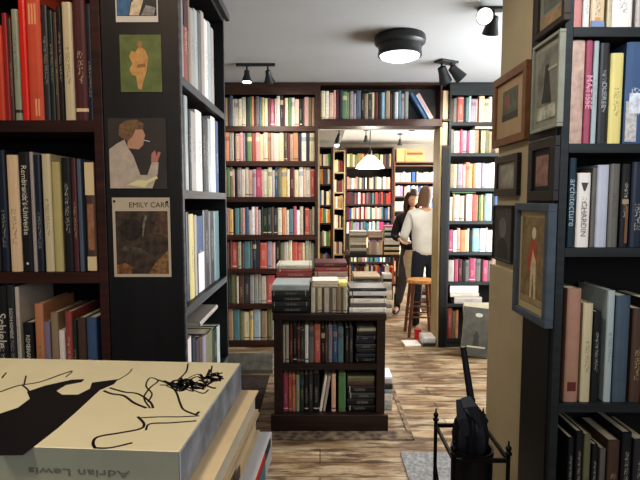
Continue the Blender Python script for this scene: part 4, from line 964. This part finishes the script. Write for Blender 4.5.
def far_case(name, label, x0, x1, Y, depth, zs, th, ztop, m, side=.03): return bookcase(name, label, 'bookcase', x0, x1, depth, 0, ztop, zs, th, m, BROWNBACK, (0, Y, 0), side=side, top=.02)
# far left case
YA = 7.8
za = [zat(y, YA) for y in (166, 184, 205, 223, 246, 268)]
xa0, xa1 = -.6, at(333, 240, YA)[0]
far_case('bookcase', 'tall brown bookcase at the left side of the rear room', xa0, xa1, YA, .28, za + [.35], .025, zat(147, YA), REDWOOD)
for i, z in enumerate(za):
    far_row(YA + .02, z, xa0 + .03, xa1 - .03, .24 if i else .2, 'wiltGnRrKceoyBb')
xn0, xn1 = xa1 + .002, at(345, 240, YA)[0]
far_case('bookcase', 'very narrow tan-edged bookcase beside the tall case, rear room left', xn0, xn1, YA, .28, [zat(y, YA) for y in (172, 192, 208, 228, 254, 275)], .022, zat(150, YA), JAMB, side=.02)
for y in (172, 192, 208, 228, 254, 275): far_row(YA + .02, zat(y, YA), xn0 + .022, xn1 - .022, .2, 'Rwictbk', .02, .03)
# far middle case
YM = 9.6
xm0, xm1 = at(345, 240, YM)[0], at(392.5, 240, YM)[0]
zm = [zat(y, YM) for y in (189, 204, 219, 233.5, 248, 262)]
far_case('bookcase', 'wide brown bookcase on the far wall behind the pendant lamp', xm0, xm1, YM, .3, zm + [zat(167, YM)], .03, zat(147, YM), REDWOOD)
for i, z in enumerate(zm): far_row(YM + .02, z, xm0 + .035, xm1 - .035, .235, ['kwcrpigGn', 'rRwKklpgrR', 'rRpwklBicR', 'vBmkwecKl'][min(i, 3)], .025, .05)
far_row(YM + .02, zat(167, YM), xm0 + .035, xm1 - .035, .26, 'tciKwkOPb', .03, .06)
# far right case
xr0, xr1 = xm1 + .01, 2.35
zr = [zat(y, YM) for y in (182, 196, 211, 226, 241, 256, 271)]
far_case('bookcase', 'bookcase of pale magazines and boxes on the far wall, right', xr0, xr1, YM, .3, zr + [zat(165, YM)], .025, zat(163, YM) + .02, wood('mid_brown_wood', hexc('4e3424'), hexc('7a5538'), .5, 'X'))
for i, z in enumerate(zr): far_row(YM + .02, z, xr0 + .035, xr1 - .035, .2, 'wwaGviBpk', .02, .06)
tag(far.build('packed_books', TINT), 'rows of small colourful books filling the rear room bookcases', 'books', None, 'stuff')
# boxes on top of far right case
zt_ = zat(163, YM) + .0206
for a, b_, h_, c, lb in ((397, 405, .26, 'P', 'peach box left of the tan box on top of far right bookcase'), (405.5, 425, .25, 't', 'wide tan box with red stripe on top of far right bookcase')):
    X0, X1 = at(a, 160, YM)[0], at(b_, 160, YM)[0]
    r = empty('storage_box', ((X0 + X1) / 2, YM + .05, zt_)); tag(r, lb, 'box')
    w_ = X1 - X0; mm = P('box_' + c, {'P': 'd9ab72', 't': 'c99a63'}[c], noise=.1)
    MB().box(-w_ / 2, w_ / 2, 0, .2, 0, h_ - .04).build('box_body', mm, r, bevel=.003); MB().box(-w_ / 2 - .004, w_ / 2 + .004, -.004, .204, h_ - .0395, h_).build('lid', mm, r, bevel=.003)
    if c == 't': MB().box(-w_ * .4, w_ * .4, -.006, -.0005, h_ * .55, h_ * .72).build('stripe_label', P('brick_red_paper', '9a3e34'), r)
# display table in the rear room
YT = 6.9
tz = zat(255, YT); tx0, tx1 = at(345, 255, YT)[0], at(400.5, 255, YT)[0]
dt = empty('display_table', (0, YT, 0)); tag(dt, 'dark wooden display table in the rear room stacked with books', 'table')
MB().box(tx0, tx1, 0, .6, tz - .035, tz).build('table_top', CASEWOOD, dt, bevel=.003)
MB().box(tx0 + .03, tx1 - .03, .02, .58, .30, .325).build('shelf', CASEWOOD, dt)
for X_ in (tx0 + .02, tx1 - .06):
    for y_ in (.02, .54): MB().box(X_, X_ + .04, y_, y_ + .04, 0, tz - .0355).build('leg', CASEWOOD, dt)
c1 = at(350, 240, YT)[0]; c2 = at(367, 240, YT)[0]; c3 = at(369, 240, YT)[0]; c4 = at(383, 240, YT)[0]; c5 = at(384.5, 240, YT)[0]; c6 = at(400, 240, YT)[0]
G_ = 'book stacks on the rear room table'
stack(c1, c2, YT + .03, YT + .3, tz, [(.05, 'K'), (.045, 'G'), (.04, 'g'), (.035, 'i'), (.035, 'G'), (.035, 'i'), (.03, 'g'), (.03, 'i'), (.03, 'G')], 'left stack on rear room table', G_)
o_ = row(YT, tz, c3, c4, "i3 p3 G3 i3 P3", .2, 'rear room table', 'upright books on the rear room table')
stack(c3, c4, YT + .04, YT + .26, tz + .205, [(.035, 'b'), (.03, 'i'), (.03, 'p'), (.03, 'G')], 'middle stack on rear room table', G_)
stack(c5, c6, YT + .02, YT + .3, tz, [(.035, 'P'), (.03, 'k'), (.045, 'c'), (.03, 'k'), (.05, 'w'), (.045, 'w'), (.035, 'n'), (.04, 'a'), (.03, 'k'), (.04, 'w'), (.025, 'm')], 'right stack on rear room table', G_)
under = MB()
far = under
far_row(YT + .04, .3256, tx0 + .06, tx1 - .08, .26, 'orRcPbBwnk', .025, .045, depth=.2)
tag(under.build('packed_books', TINT), 'row of colourful books on the shelf beneath the rear room table', 'books', None, 'stuff')
# stack on floor in front of table (white)
stack(at(383, 300, 6.3)[0], at(392, 300, 6.3)[0], 6.3, 6.5, 0, [(.06, 'i'), (.06, 'w'), (.05, 'G'), (.06, 'w'), (.06, 'i'), (.06, 'w'), (.05, 'a'), (.06, 'w'), (.04, 'k'), (.06, 'w')], 'floor stack by the rear table', 'floor stack by the rear room table')

# pendant lamp
pxx, pyy = at(370, 166, 7.2)[0], 7.2
pd = empty('pendant_lamp', (pxx, pyy, 2.65)); tag(pd, 'white glass dome pendant lamp glowing in the rear room', 'pendant lamp')
zb_ = zat(168, 7.2); ztp = zat(155, 7.2)
MB().rod((0, 0, 0), (0, 0, ztp - 2.65 + .03), .008).build('rod', LBLK, pd)
MB().lathe([(.05, -.03), (.055, -.002), (.02, 0)], 16).build('ceiling_rose', LBLK, pd, smooth=True)
MB().lathe([(.025, .07), (.03, .05), (.03, 0), (.02, -.02)], 16, Matrix.Translation((0, 0, ztp - 2.65))).build('lamp_cap', LBLK, pd, smooth=True)
hh = ztp - zb_
MB().lathe([(.03, hh), (.06, hh * .93), (.12, hh * .62), (.185, hh * .25), (.205, 0), (.20, -.004), (.18, hh * .22), (.11, hh * .58), (.03, hh * .9)], 32, Matrix.Translation((0, 0, zb_ - 2.65))).build('shade', mat('glowing_white_glass', hexc('f2eee2'), .3, emit=(1, .95, .85), estr=1.1), pd, smooth=True)
MB().ball((0, 0, zb_ - 2.65 + .06), .04).build('bulb', BULB, pd, smooth=True)
# small rear ceiling lamps
for px, py, Y_, lb in ((366, 137, 8.3, 'thin black hanging spot left of the pendant lamp in rear room'), (400, 143, 8.8, 'small black ceiling spot right of the pendant lamp in rear room'), (412, 131, 7.0, 'stubby black ceiling spot nearest the right jamb in rear room')):
    X_ = at(px, py, Y_)[0]; zt2 = 2.65
    r = empty('ceiling_spot', (X_, Y_, zt2)); tag(r, lb, 'spot lamp')
    MB().lathe([(.045, -.02), (.045, 0)], 14).build('base_plate', LBLK, r); MB().rod((0, 0, -.02), (0, 0, -.10), .008).build('stem', LBLK, r); cone_spot(r, (0, 0, -.1), (0, .2, -1), .1, .045, lit=False)
X_ = at(339, 140, 6.6)[0]
r = empty('ceiling_spot', (X_, 6.6, 2.42)); tag(r, 'black double spot lamp with one lit bulb on the rear room beam', 'spot lamp')
MB().lathe([(.045, -.02), (.045, 0)], 14).build('base_plate', LBLK, r); MB().rod((0, 0, -.02), (0, 0, -.07), .008).build('stem', LBLK, r)
cone_spot(r, (0, 0, -.07), (-.2, .3, -1), .09, .04, lit=False); cone_spot(r, (-.03, 0, -.14), (0, -.5, -1), .09, .04)

# ================= people
def skin_obj(name, joints, edges, m, parent=None, root=0, sub=2):
    me = bpy.data.meshes.new(name); me.from_pydata([j[:3] for j in joints], edges, []); o = bpy.data.objects.new(name, me); col.objects.link(o)
    if parent: o.parent = parent
    sk = o.modifiers.new('skin', 'SKIN'); sk.use_smooth_shade = True
    for i, j in enumerate(joints):
        r_ = j[3]; d = me.skin_vertices[0].data[i]; d.radius = (r_, j[4] if len(j) > 4 else r_); d.use_root = (i == root)
    ss = o.modifiers.new('sub', 'SUBSURF'); ss.levels = sub; ss.render_levels = sub
    bpy.context.view_layer.update()
    me2 = bpy.data.meshes.new_from_object(o.evaluated_get(bpy.context.evaluated_depsgraph_get()))
    o.modifiers.clear(); o.data = me2; me2.name = name
    me2.materials.clear(); me2.materials.append(m)
    for p in me2.polygons: p.use_smooth = True
    return o
def head_mesh(M, r=.1):
    """egg-shaped head with nose, ears, brow; face towards local -y"""
    b = MB(); n = 12; seg = 20; base = len(b.v)
    for i in range(n + 1):
        th = PI * i / n; z = -math.cos(th); rr = max(.01, math.sin(th))
        for k in range(seg):
            a = 2 * PI * k / seg; x = rr * math.cos(a); y = rr * math.sin(a)
            wx = .76 * (1 if z > 0 else 1 - .32 * z * z * 1.0); wy = .95 * (1 if z > 0 else 1 - .18 * z * z)
            yy = y * wy
            if y < -.2 and abs(x) < .25:
                if -.35 < z < .12: yy -= .10 * (1 - abs(x) / .25)
                if z < -.7: yy -= .08
            if y < 0 and .05 < z < .3 and .15 < abs(x) < .5: yy += .05
            b.v.append(M @ Vector((x * wx * r, yy * r, z * 1.22 * r)))
    for i in range(n):
        for k in range(seg):
            k2 = (k + 1) % seg; b.face((base + i * seg + k, base + i * seg + k2, base + (i + 1) * seg + k2, base + (i + 1) * seg + k))
    # ears
    for s in (-1, 1): b.ball((0, 0, 0), 1, 8) if False else b.lathe([(.004, -.02), (.013, -.012), (.016, 0), (.012, .016), (.003, .022)], 8, M @ Matrix.Translation((s * .078, .01, -.005)) @ Matrix.Diagonal((.5, 1, 1.2, 1)))
    return b
SKIN = mat('pale_skin', hexc('c99f86'), .5, noise=.06, nscale=20); EYE = mat('dark_eyes', hexc('1d1512'), .3)
def hand(parent_list, wrist, direction, m, parent, curl=.5):
    """palm with four fingers and thumb as one skinned mesh"""
    d = Vector(direction).normalized(); up = Vector((0, 0, 1)) if abs(d.z) < .9 else Vector((1, 0, 0))
    s = d.cross(up).normalized(); nrm = s.cross(d).normalized(); w = Vector(wrist)
    J = [(*w, .022, .018), (*(w + d * .045), .034, .015), (*(w + d * .08), .036, .013)]; E = [(0, 1), (1, 2)]
    for i, (off, L_) in enumerate(((-.030, .068), (-.010, .078), (.010, .074), (.029, .058))):
        p0 = w + d * .085 + s * off; p1 = p0 + d * L_ * .5 - nrm * L_ * .15 * curl; p2 = p1 + d * L_ * .4 - nrm * L_ * .4 * curl
        b = len(J); J += [(*p0, .009), (*p1, .0085), (*p2, .007)]; E += [(2, b), (b, b + 1), (b + 1, b + 2)]
    p0 = w + d * .035 - s * .032; p1 = p0 + d * .03 - s * .022; p2 = p1 + d * .028 - s * .006
    b = len(J); J += [(*p0, .012), (*p1, .010), (*p2, .008)]; E += [(1, b), (b, b + 1), (b + 1, b + 2)]
    return skin_obj('hand', J, E, m, parent)

def person(label, base, facing, scale, shirt_m, trouser_m, shoe_m, hair_m, hair_long, legs, arms, headrot, skirt=None, hoff=(0, 0, 0), sleeve=1.0):
    root = empty('person', base, (0, 0, facing)); root.scale = (scale,) * 3; tag(root, label, 'person')
    # local: facing -y
    J = [(0, 0, .95, .12, .09), (0, .0, 1.08, .11, .08), (0, .005, 1.25, .13, .09), (0, .01, 1.38, .115, .08), (0, .005, 1.48, .05, .05), (0, -.015, 1.56, .048, .05)]
    E = [(0, 1), (1, 2), (2, 3), (3, 4), (4, 5)]
    for s, (kn, an, toe) in zip((-1, 1), legs):
        b = len(J); J += [(s * .09, 0, .88, .085), (*kn, .058), (*an, .038), (*toe, .028)]; E += [(0, b), (b, b + 1), (b + 1, b + 2), (b + 2, b + 3)]
    ends = []
    for s, (el, wr_) in zip((-1, 1), arms):
        b = len(J); J += [(s * .175, .01, 1.39, .055), (*el, .042), (*wr_, .026)]; E += [(3, b), (b, b + 1), (b + 1, b + 2)]; ends.append((el, wr_))
    body = skin_obj('body', J, E, SKIN, root)
    for s, (el, wr_) in zip((-1, 1), arms):
        hand(None, wr_, Vector(wr_) - Vector(el), SKIN, body)
    HM = Matrix.Translation((hoff[0], -.02 + hoff[1], 1.66 + hoff[2])) @ Matrix.Rotation(headrot[1], 4, 'Z') @ Matrix.Rotation(headrot[0], 4, 'X')
    hd = head_mesh(HM, .1).build('head', SKIN, body, smooth=True)
    fm = MB()
    for s in (-1, 1):
        fm.ball((0, 0, 0), 1, 4) if False else fm.lathe([(.001, -.006), (.011, -.002), (.011, .002), (.001, .006)], 10, HM @ Matrix.Translation((s * .032, -.086, .012)) @ Matrix.Diagonal((1, .5, 1, 1)))
    fm.build('eyes', EYE, hd)
    MB().lathe([(.001, -.006), (.02, -.001), (.02, .002), (.001, .005)], 10, HM @ Matrix.Translation((0, -.082, -.066)) @ Matrix.Diagonal((1, .5, .7, 1))).build('mouth', mat('lips', hexc('9a5a50'), .5), hd)
    # hair: cap shell
    hb = MB(); n = 10; seg = 24
    for i in range(n + 1):
        th = PI * i / n * (.62 if not hair_long else .68); z = math.cos(th); rr = max(.01, math.sin(th))
        for k in range(seg):
            a = 2 * PI * k / seg; x = rr * math.cos(a); y = rr * math.sin(a); f = 1.13 + .03 * math.sin(k * 5.0)
            zz = z * 1.24 * .1 * f
            if y < -.25: zz = max(zz, .052 + .03 * (-y - .25))
            elif y > -.05 and zz < .03: zz -= .075 * min(1, (y + .05) * 2.2) * (.03 - zz) / .06
            hb.v.append(HM @ Vector((x * .078 * f, y * .096 * f + .006, zz + .002)))
    for i in range(n):
        for k in range(seg):
            k2 = (k + 1) % seg; hb.face((i * seg + k, i * seg + k2, (i + 1) * seg + k2, (i + 1) * seg + k))
    h_ = hb.build('hair', hair_m, root, smooth=True)
    if hair_long:
        for s in (-1, 1):
            J2 = []
            for q, (x, y, z, r_) in enumerate(((s * .05, .02, .09, .035), (s * .082, .015, .02, .036), (s * .092, .0, -.07, .036), (s * .09, -.01, -.16, .034), (s * .085, -.02, -.24, .02))):
                p = HM @ Vector((x, y, z)); J2.append((*p, r_))
            skin_obj('hair_lock', J2, [(i, i + 1) for i in range(4)], hair_m, h_)
        J2 = [(*(HM @ Vector((0, .06, .06))), .07), (*(HM @ Vector((0, .085, -.04))), .08, .05), (*(HM @ Vector((0, .10, -.16))), .08, .045), (*(HM @ Vector((0, .10, -.26))), .05, .03)]
        skin_obj('hair_back', J2, [(0, 1), (1, 2), (2, 3)], hair_m, h_)
    # shirt over torso and arms
    g = .016
    JS = [(0, 0, .86, .175, .145), (0, .0, 1.02, .175, .14), (0, .005, 1.22, .19, .14), (0, .01, 1.38, .175, .12), (0, .008, 1.49, .09, .082)]
    ES = [(0, 1), (1, 2), (2, 3), (3, 4)]
    for s, (el, wr_) in zip((-1, 1), arms):
        b = len(JS); w2 = Vector(el).lerp(Vector(wr_), .88 * sleeve); JS += [(s * .18, .01, 1.385, .072), (*el, .058), (*w2, .042)]; ES += [(3, b), (b, b + 1), (b + 1, b + 2)]
    skin_obj('shirt', JS, ES, shirt_m, root)
    JT = [(0, 0, 1.08, .14, .112), (0, 0, .90, .16, .13)]; ET = [(0, 1)]
    for s, (kn, an, toe) in zip((-1, 1), legs):
        b = len(JT); k2 = Vector(kn).lerp(Vector(an), .9); JT += [(s * .085, .0, .84, .1), (*kn, .074), (*k2, .055)]; ET += [(1, b), (b, b + 1), (b + 1, b + 2)]
    skin_obj('trousers', JT, ET, trouser_m, root)
    for s, (kn, an, toe) in zip((-1, 1), legs):
        d = Vector(toe) - Vector(an); d.z = 0; d = d.normalized() * .1; a = Vector(an)
        zf = min(a.z, .09)
        skin_obj('shoe', [(a.x, a.y - .0, a.z + .22, .056), (a.x, a.y, a.z - .02, .05), (a.x + d.x * .2, a.y + d.y * .2, a.z - .045, .045, .042), (a.x + d.x, a.y + d.y, a.z - .055, .042, .03), (a.x + d.x * 1.6, a.y + d.y * 1.6, a.z - .058, .032, .024)], [(0, 1), (1, 2), (2, 3), (3, 4)], shoe_m, root)
    if skirt:
        MB().lathe([(.135, .99), (.15, .9), (.175, .75), (.19, .55), (.18, .56), (.14, .9), (.125, .98)], 28, Matrix.Diagonal((1.05, .85, 1, 1)), 0).build('skirt', skirt, root, smooth=True)
    return root
YP = 5.85
mx_ = at(425.5, 240, YP)[0]
SHIRT = mat('white_shirt_cotton', hexc('cfd2d2'), .8, noise=.08, nscale=8, bump=.3); JEANS = mat('dark_navy_denim', hexc('1b2130'), .8, noise=.15, nscale=30)
BOOT = mat('black_boot_leather', hexc('131214'), .4, noise=.1); HAIRB = mat('brown_hair', hexc('5b4030'), .6, noise=.25, nscale=60)
man = person('person in a white shirt and dark jeans, seen from behind at the wooden stool', (mx_, YP, .0), math.radians(205 - 28), .955, SHIRT, JEANS, BOOT, HAIRB, False,
    legs=(((-.1, -.01, .5), (-.1, .03, .085), (-.11, -.14, .03)), ((.1, -.03, .5), (.105, .02, .085), (.12, -.15, .03))),
    arms=(((-.27, .0, 1.12), (-.22, -.2, 1.02)), ((.27, .03, 1.12), (.2, -.2, 1.06))), headrot=(.3, -.45), hoff=(0, -.05, -.055))
YW = 6.5; wx_ = at(412, 240, YW)[0]
BLKS = mat('black_knit_jumper', hexc('1c191d'), .9, noise=.2, nscale=60); HAIRD = mat('dark_auburn_hair', hexc('3a1f1a'), .5, noise=.3, nscale=60)
woman = person('person with long dark auburn hair in black jumper, facing the white-shirted person', (wx_, YW, 0), math.radians(-6), .915, BLKS, mat('grey_black_tights', hexc('3a383b'), .7, noise=.1), BOOT, HAIRD, True,
    legs=(((-.13, -.1, .50), (-.2, -.06, .11), (-.25, -.19, .03)), ((.09, 0, .5), (.1, .02, .085), (.12, -.14, .03))),
    arms=(((-.26, .0, 1.12), (-.17, -.2, 1.08)), ((.25, 0, 1.12), (.12, -.22, 1.1))), headrot=(.35, .25), skirt=mat('pale_beige_skirt', hexc('b7a48e'), .8, noise=.1))

# stool in front of the person
YS = 5.5
sx0, sx1 = at(406.5, 281, YS)[0], at(434, 281, YS)[0]; szz = zat(279, YS)
stl = empty('wooden_stool', ((sx0 + sx1) / 2, YS, 0)); tag(stl, 'round-seated light wooden stool in the doorway behind the white-shirted person', 'stool')
STW = wood('light_stool_wood', hexc('a9743f'), hexc('cf9d62'), .45, 'X'); STD = wood('brown_stool_leg_wood', hexc('4c2c1c'), hexc('7a4a2c'), .45, 'Z')
rs = (sx1 - sx0) / 2
MB().lathe([(rs * .93, szz - .04), (rs, szz - .03), (rs, szz - .012), (rs * .96, szz)], 32).build('seat', STW, stl, smooth=True)
for sx in (-1, 1):
    for sy in (-1, 1): MB().rod((sx * rs * .92, sy * rs * .85, 0), (sx * rs * .6, sy * rs * .6, szz - .04), .017, .02, 12).build('leg', STD, stl, smooth=True)
for z_, f in ((.18, .84), (.30, .79)):
    for sx in (-1, 1): MB().rod((sx * rs * f, -rs * f * .93, z_), (sx * rs * f, rs * f * .93, z_), .009).build('stretcher', STD, stl)
    for sy in (-1, 1): MB().rod((-rs * f, sy * rs * f * .93, z_ + .04), (rs * f, sy * rs * f * .93, z_ + .04), .009).build('stretcher', STD, stl)
# pile behind the stool and magazines in front of it
p0 = at(419, 320, 6.75)[0]; p1 = at(434, 320, 6.75)[0]
stack(p0, p1 + .1, 6.75, 6.95, 0, [(.06, 'G'), (.05, 'i'), (.05, 'g'), (.04, 'w'), (.05, 'R'), (.05, 'G'), (.05, 'i')], 'floor pile behind the wooden stool', 'floor pile behind the wooden stool')
m0, m1 = at(403, 345, 5.12)[0], at(432, 345, 5.12)[0]
o = flat_book('magazine', m0, m0 + .165, 5.02, 5.2, .0008, .02, 'w', 'white and pink magazine lying on the floor before the wooden stool', 'magazine', rz=.06, var=3)
stack(m1 - .12, DX1 - .02, 5.02, 5.22, 0, [(.035, 'K'), (.03, 'a'), (.03, 'w')], 'floor stack by the right jamb', 'floor stack by the right jamb')
rb = empty('red_gift_box', (at(418, 335, 5.3)[0], 5.29, .0005)); tag(rb, 'small bright red box on the floor beside the wooden stool legs', 'box')
MB().box(-.03, .03, 0, .06, 0, .085).build('box_body', P('bright_red_card', 'c22a34', noise=.05), rb, bevel=.002); MB().box(-.032, .032, -.002, .062, .0855, .105).build('lid', P('deep_red_card', 'a82030', noise=.05), rb, bevel=.002)

# ================= lights
def area(name, loc, target, size, power, color=(1, 1, 1), sy=None):
    l = bpy.data.lights.new(name, 'AREA'); l.energy = power; l.color = color; l.size = size
    if sy: l.shape = 'RECTANGLE'; l.size_y = sy
    o = bpy.data.objects.new(name, l); col.objects.link(o); o.location = loc
    o.rotation_euler = (Vector(target) - Vector(loc)).to_track_quat('-Z', 'Y').to_euler(); return o
def spot(name, loc, target, power, ang=80, color=(1, .85, .65), blend=.8, r=.04):
    l = bpy.data.lights.new(name, 'SPOT'); l.energy = power; l.color = color; l.spot_size = math.radians(ang); l.spot_blend = blend; l.shadow_soft_size = r
    o = bpy.data.objects.new(name, l); col.objects.link(o); o.location = loc
    o.rotation_euler = (Vector(target) - Vector(loc)).to_track_quat('-Z', 'Y').to_euler(); return o
def point(name, loc, power, color, r=.05):
    l = bpy.data.lights.new(name, 'POINT'); l.energy = power; l.color = color; l.shadow_soft_size = r
    o = bpy.data.objects.new(name, l); col.objects.link(o); o.location = loc; return o
area('window_fill', (2.75, 3.6, 1.5), (0, 3.2, 1.75), 2.0, 150, (.95, .975, 1), 1.5)  # fill light placed outside the added window opening
area('rear_room_fill', (3.4, 7.6, 1.5), (1.2, 7.6, 1.2), 2.4, 270, (1, .98, .95), 1.8)  # added fill for the rear room; there is no window in that wall
area('front_fill', (.9, -1.4, 2.0), (.3, 3, 1.2), 2.4, 22, (.93, .96, 1), 1.4)  # added fill from the open end behind the camera
spot('left_track_beam', (tx - .07, ty - .02, 2.46), (-.55, 5.05, 1.6), 20, 110, (1, .9, .78))
spot('left_track_beam', (tx + .12, ty + .06, 2.46), (-.2, 5.05, 1.9), 15, 110, (1, .9, .78))
spot('right_track_beam', (tx2 + .08, ty2 + .15, 2.42), (1.55, 5.05, 1.7), 34, 115, (1, .92, .8))
spot('flush_lamp_beam', (fx, fy, 2.44), (fx, fy, 0), 62, 160, (1, .95, .86), r=.1)
spot('front_left_beam', (-.6, .5, 2.6), (-.9, 1.6, 1.8), 22, 100, (1, .72, .5))
spot('front_right_beam', (.75, .45, 2.6), (.95, 1.5, 1.9), 46, 62, (.92, .97, 1))
spot('cover_beam', (-.5, -.2, 2.6), (-.25, .5, 1.3), 38, 90, (1, .9, .74), r=.12)
point('pendant_glow', (pxx, pyy, zb_ - .1), 22, (1, .92, .8), .08)
spot('ceiling_fill_beam', (tx3 + .35, ty3 + .5, 1.9), (tx3 + .0, ty3 + .8, 2.65), 20, 150, (.95, .98, 1), r=.2)  # added uplight without a fixture, brightens the ceiling
spot('aisle_fill_beam', (-.1, 1.2, 2.6), (.73, 1.75, 1.6), 32, 80, (1, .93, .82), r=.1)  # added fill spot without a fixture, brightens the aisle-facing frames and pillar
wd = bpy.data.worlds.new('world'); scene.world = wd; wd.use_nodes = True
wd.node_tree.nodes['Background'].inputs[0].default_value = (.75, .85, 1, 1); wd.node_tree.nodes['Background'].inputs[1].default_value = .25

cam = bpy.data.cameras.new('camera'); cam.sensor_width = 36; cam.lens = 500 / 640 * 36; cam.clip_start = .02
co = bpy.data.objects.new('camera', cam); col.objects.link(co); co.location = (0, 0, H); co.rotation_euler = (PI / 2 - PITCH, 0, 0)
scene.camera = co
scene.view_settings.view_transform = 'Standard'
scene.view_settings.look = 'Medium High Contrast'
scene.view_settings.exposure = 0.08
# ------------------------------------------------------------------ the 300 books that show largest stay single; the rest become one packed object
def rootof(o):
    while o.parent: o = o.parent
    return o
bpy.context.view_layer.update()
from mathutils.bvhtree import BVHTree
hits = {}; bv = []; bp_ = []; owner = []
for o in scene.objects:
    if o.type != 'MESH': continue
    b_ = len(bv); mw = o.matrix_world; rn = rootof(o).name
    bv.extend([mw @ v.co for v in o.data.vertices])
    for p in o.data.polygons: bp_.append([b_ + v for v in p.vertices]); owner.append(rn)
tree = BVHTree.FromPolygons(bv, bp_)
o0 = Vector((0, 0, H)); step = 1.5
for iy in range(int(480 / step)):
    for ix in range(int(640 / step)):
        r_ = tree.ray_cast(o0, Vector(ray((ix + .5) * step, (iy + .5) * step)))
        if r_[2] is not None: hits[owner[r_[2]]] = hits.get(owner[r_[2]], 0) + 1
bk = [o for o in list(scene.objects) if not o.parent and o.get('category') in ('book', 'magazine')]
bk.sort(key=lambda o: -hits.get(o.name, 0) - (200 if o.get('group') == 'leaning books above the doorway' else 0))
LIMIT = 300
keep, rest = bk[:LIMIT], bk[LIMIT:]
print('books', len(bk), 'smallest kept', hits.get(keep[-1].name, 0), 'unseen', sum(1 for o in bk if o.name not in hits))
V = []; F = []; MI = []; SLOT = {}; ml = []; TC = []
pk = [o for o in scene.objects if o.get('kind') == 'stuff']
def absorb(o):
    if o.type == 'MESH':
        b = len(V); mw = o.matrix_world
        V.extend([tuple(mw @ v.co) for v in o.data.vertices])
        ca = o.data.color_attributes.get('tint')
        for p in o.data.polygons:
            F.append([b + v for v in p.vertices]); m_ = o.data.materials[p.material_index]
            if m_.name not in SLOT: SLOT[m_.name] = len(ml); ml.append(m_)
            MI.append(SLOT[m_.name])
            TC.append(tuple(ca.data[p.loop_start].color) if ca else (.3, .3, .3, 1))
    for c in list(o.children): absorb(c)
    bpy.data.objects.remove(o)
flatm = {}
for o in rest:
    # banded covers use each book's own extent, so packed ones take their plain colour
    for q in [o] + list(o.children_recursive):
        if q.type != 'MESH': continue
        for sl in range(len(q.data.materials)):
            m_ = q.data.materials[sl]
            if m_.name.startswith('cover_'):
                rr = [n for n in m_.node_tree.nodes if n.type == 'VALTORGB'][0].color_ramp.elements[0].color
                if m_.name not in flatm: flatm[m_.name] = mat('plain_' + m_.name, tuple(rr)[:3], .55, noise=.18, nscale=60)
                q.data.materials[sl] = flatm[m_.name]
for o in rest + pk: absorb(o)
me = bpy.data.meshes.new('packed_books'); me.from_pydata(V, [], F)
for m_ in ml: me.materials.append(m_)
for p, k_ in zip(me.polygons, MI): p.material_index = k_
ca = me.color_attributes.new('tint', 'FLOAT_COLOR', 'CORNER')
for p, c_ in zip(me.polygons, TC):
    for li in p.loop_indices: ca.data[li].color = c_
me.update()
po = bpy.data.objects.new('packed_books', me); col.objects.link(po)
tag(po, 'remaining small books packed on the far shelves and in gaps between nearer ones', 'books', None, 'stuff')
for o in scene.objects:
    l_ = o.get('label')
    if l_ and len(l_.split()) > 16: print('LONG', l_)
seen = {}
for o in scene.objects:
    l_ = o.get('label')
    if l_ and not o.parent:
        if l_ in seen: print('DUP', l_)
        seen[l_] = 1
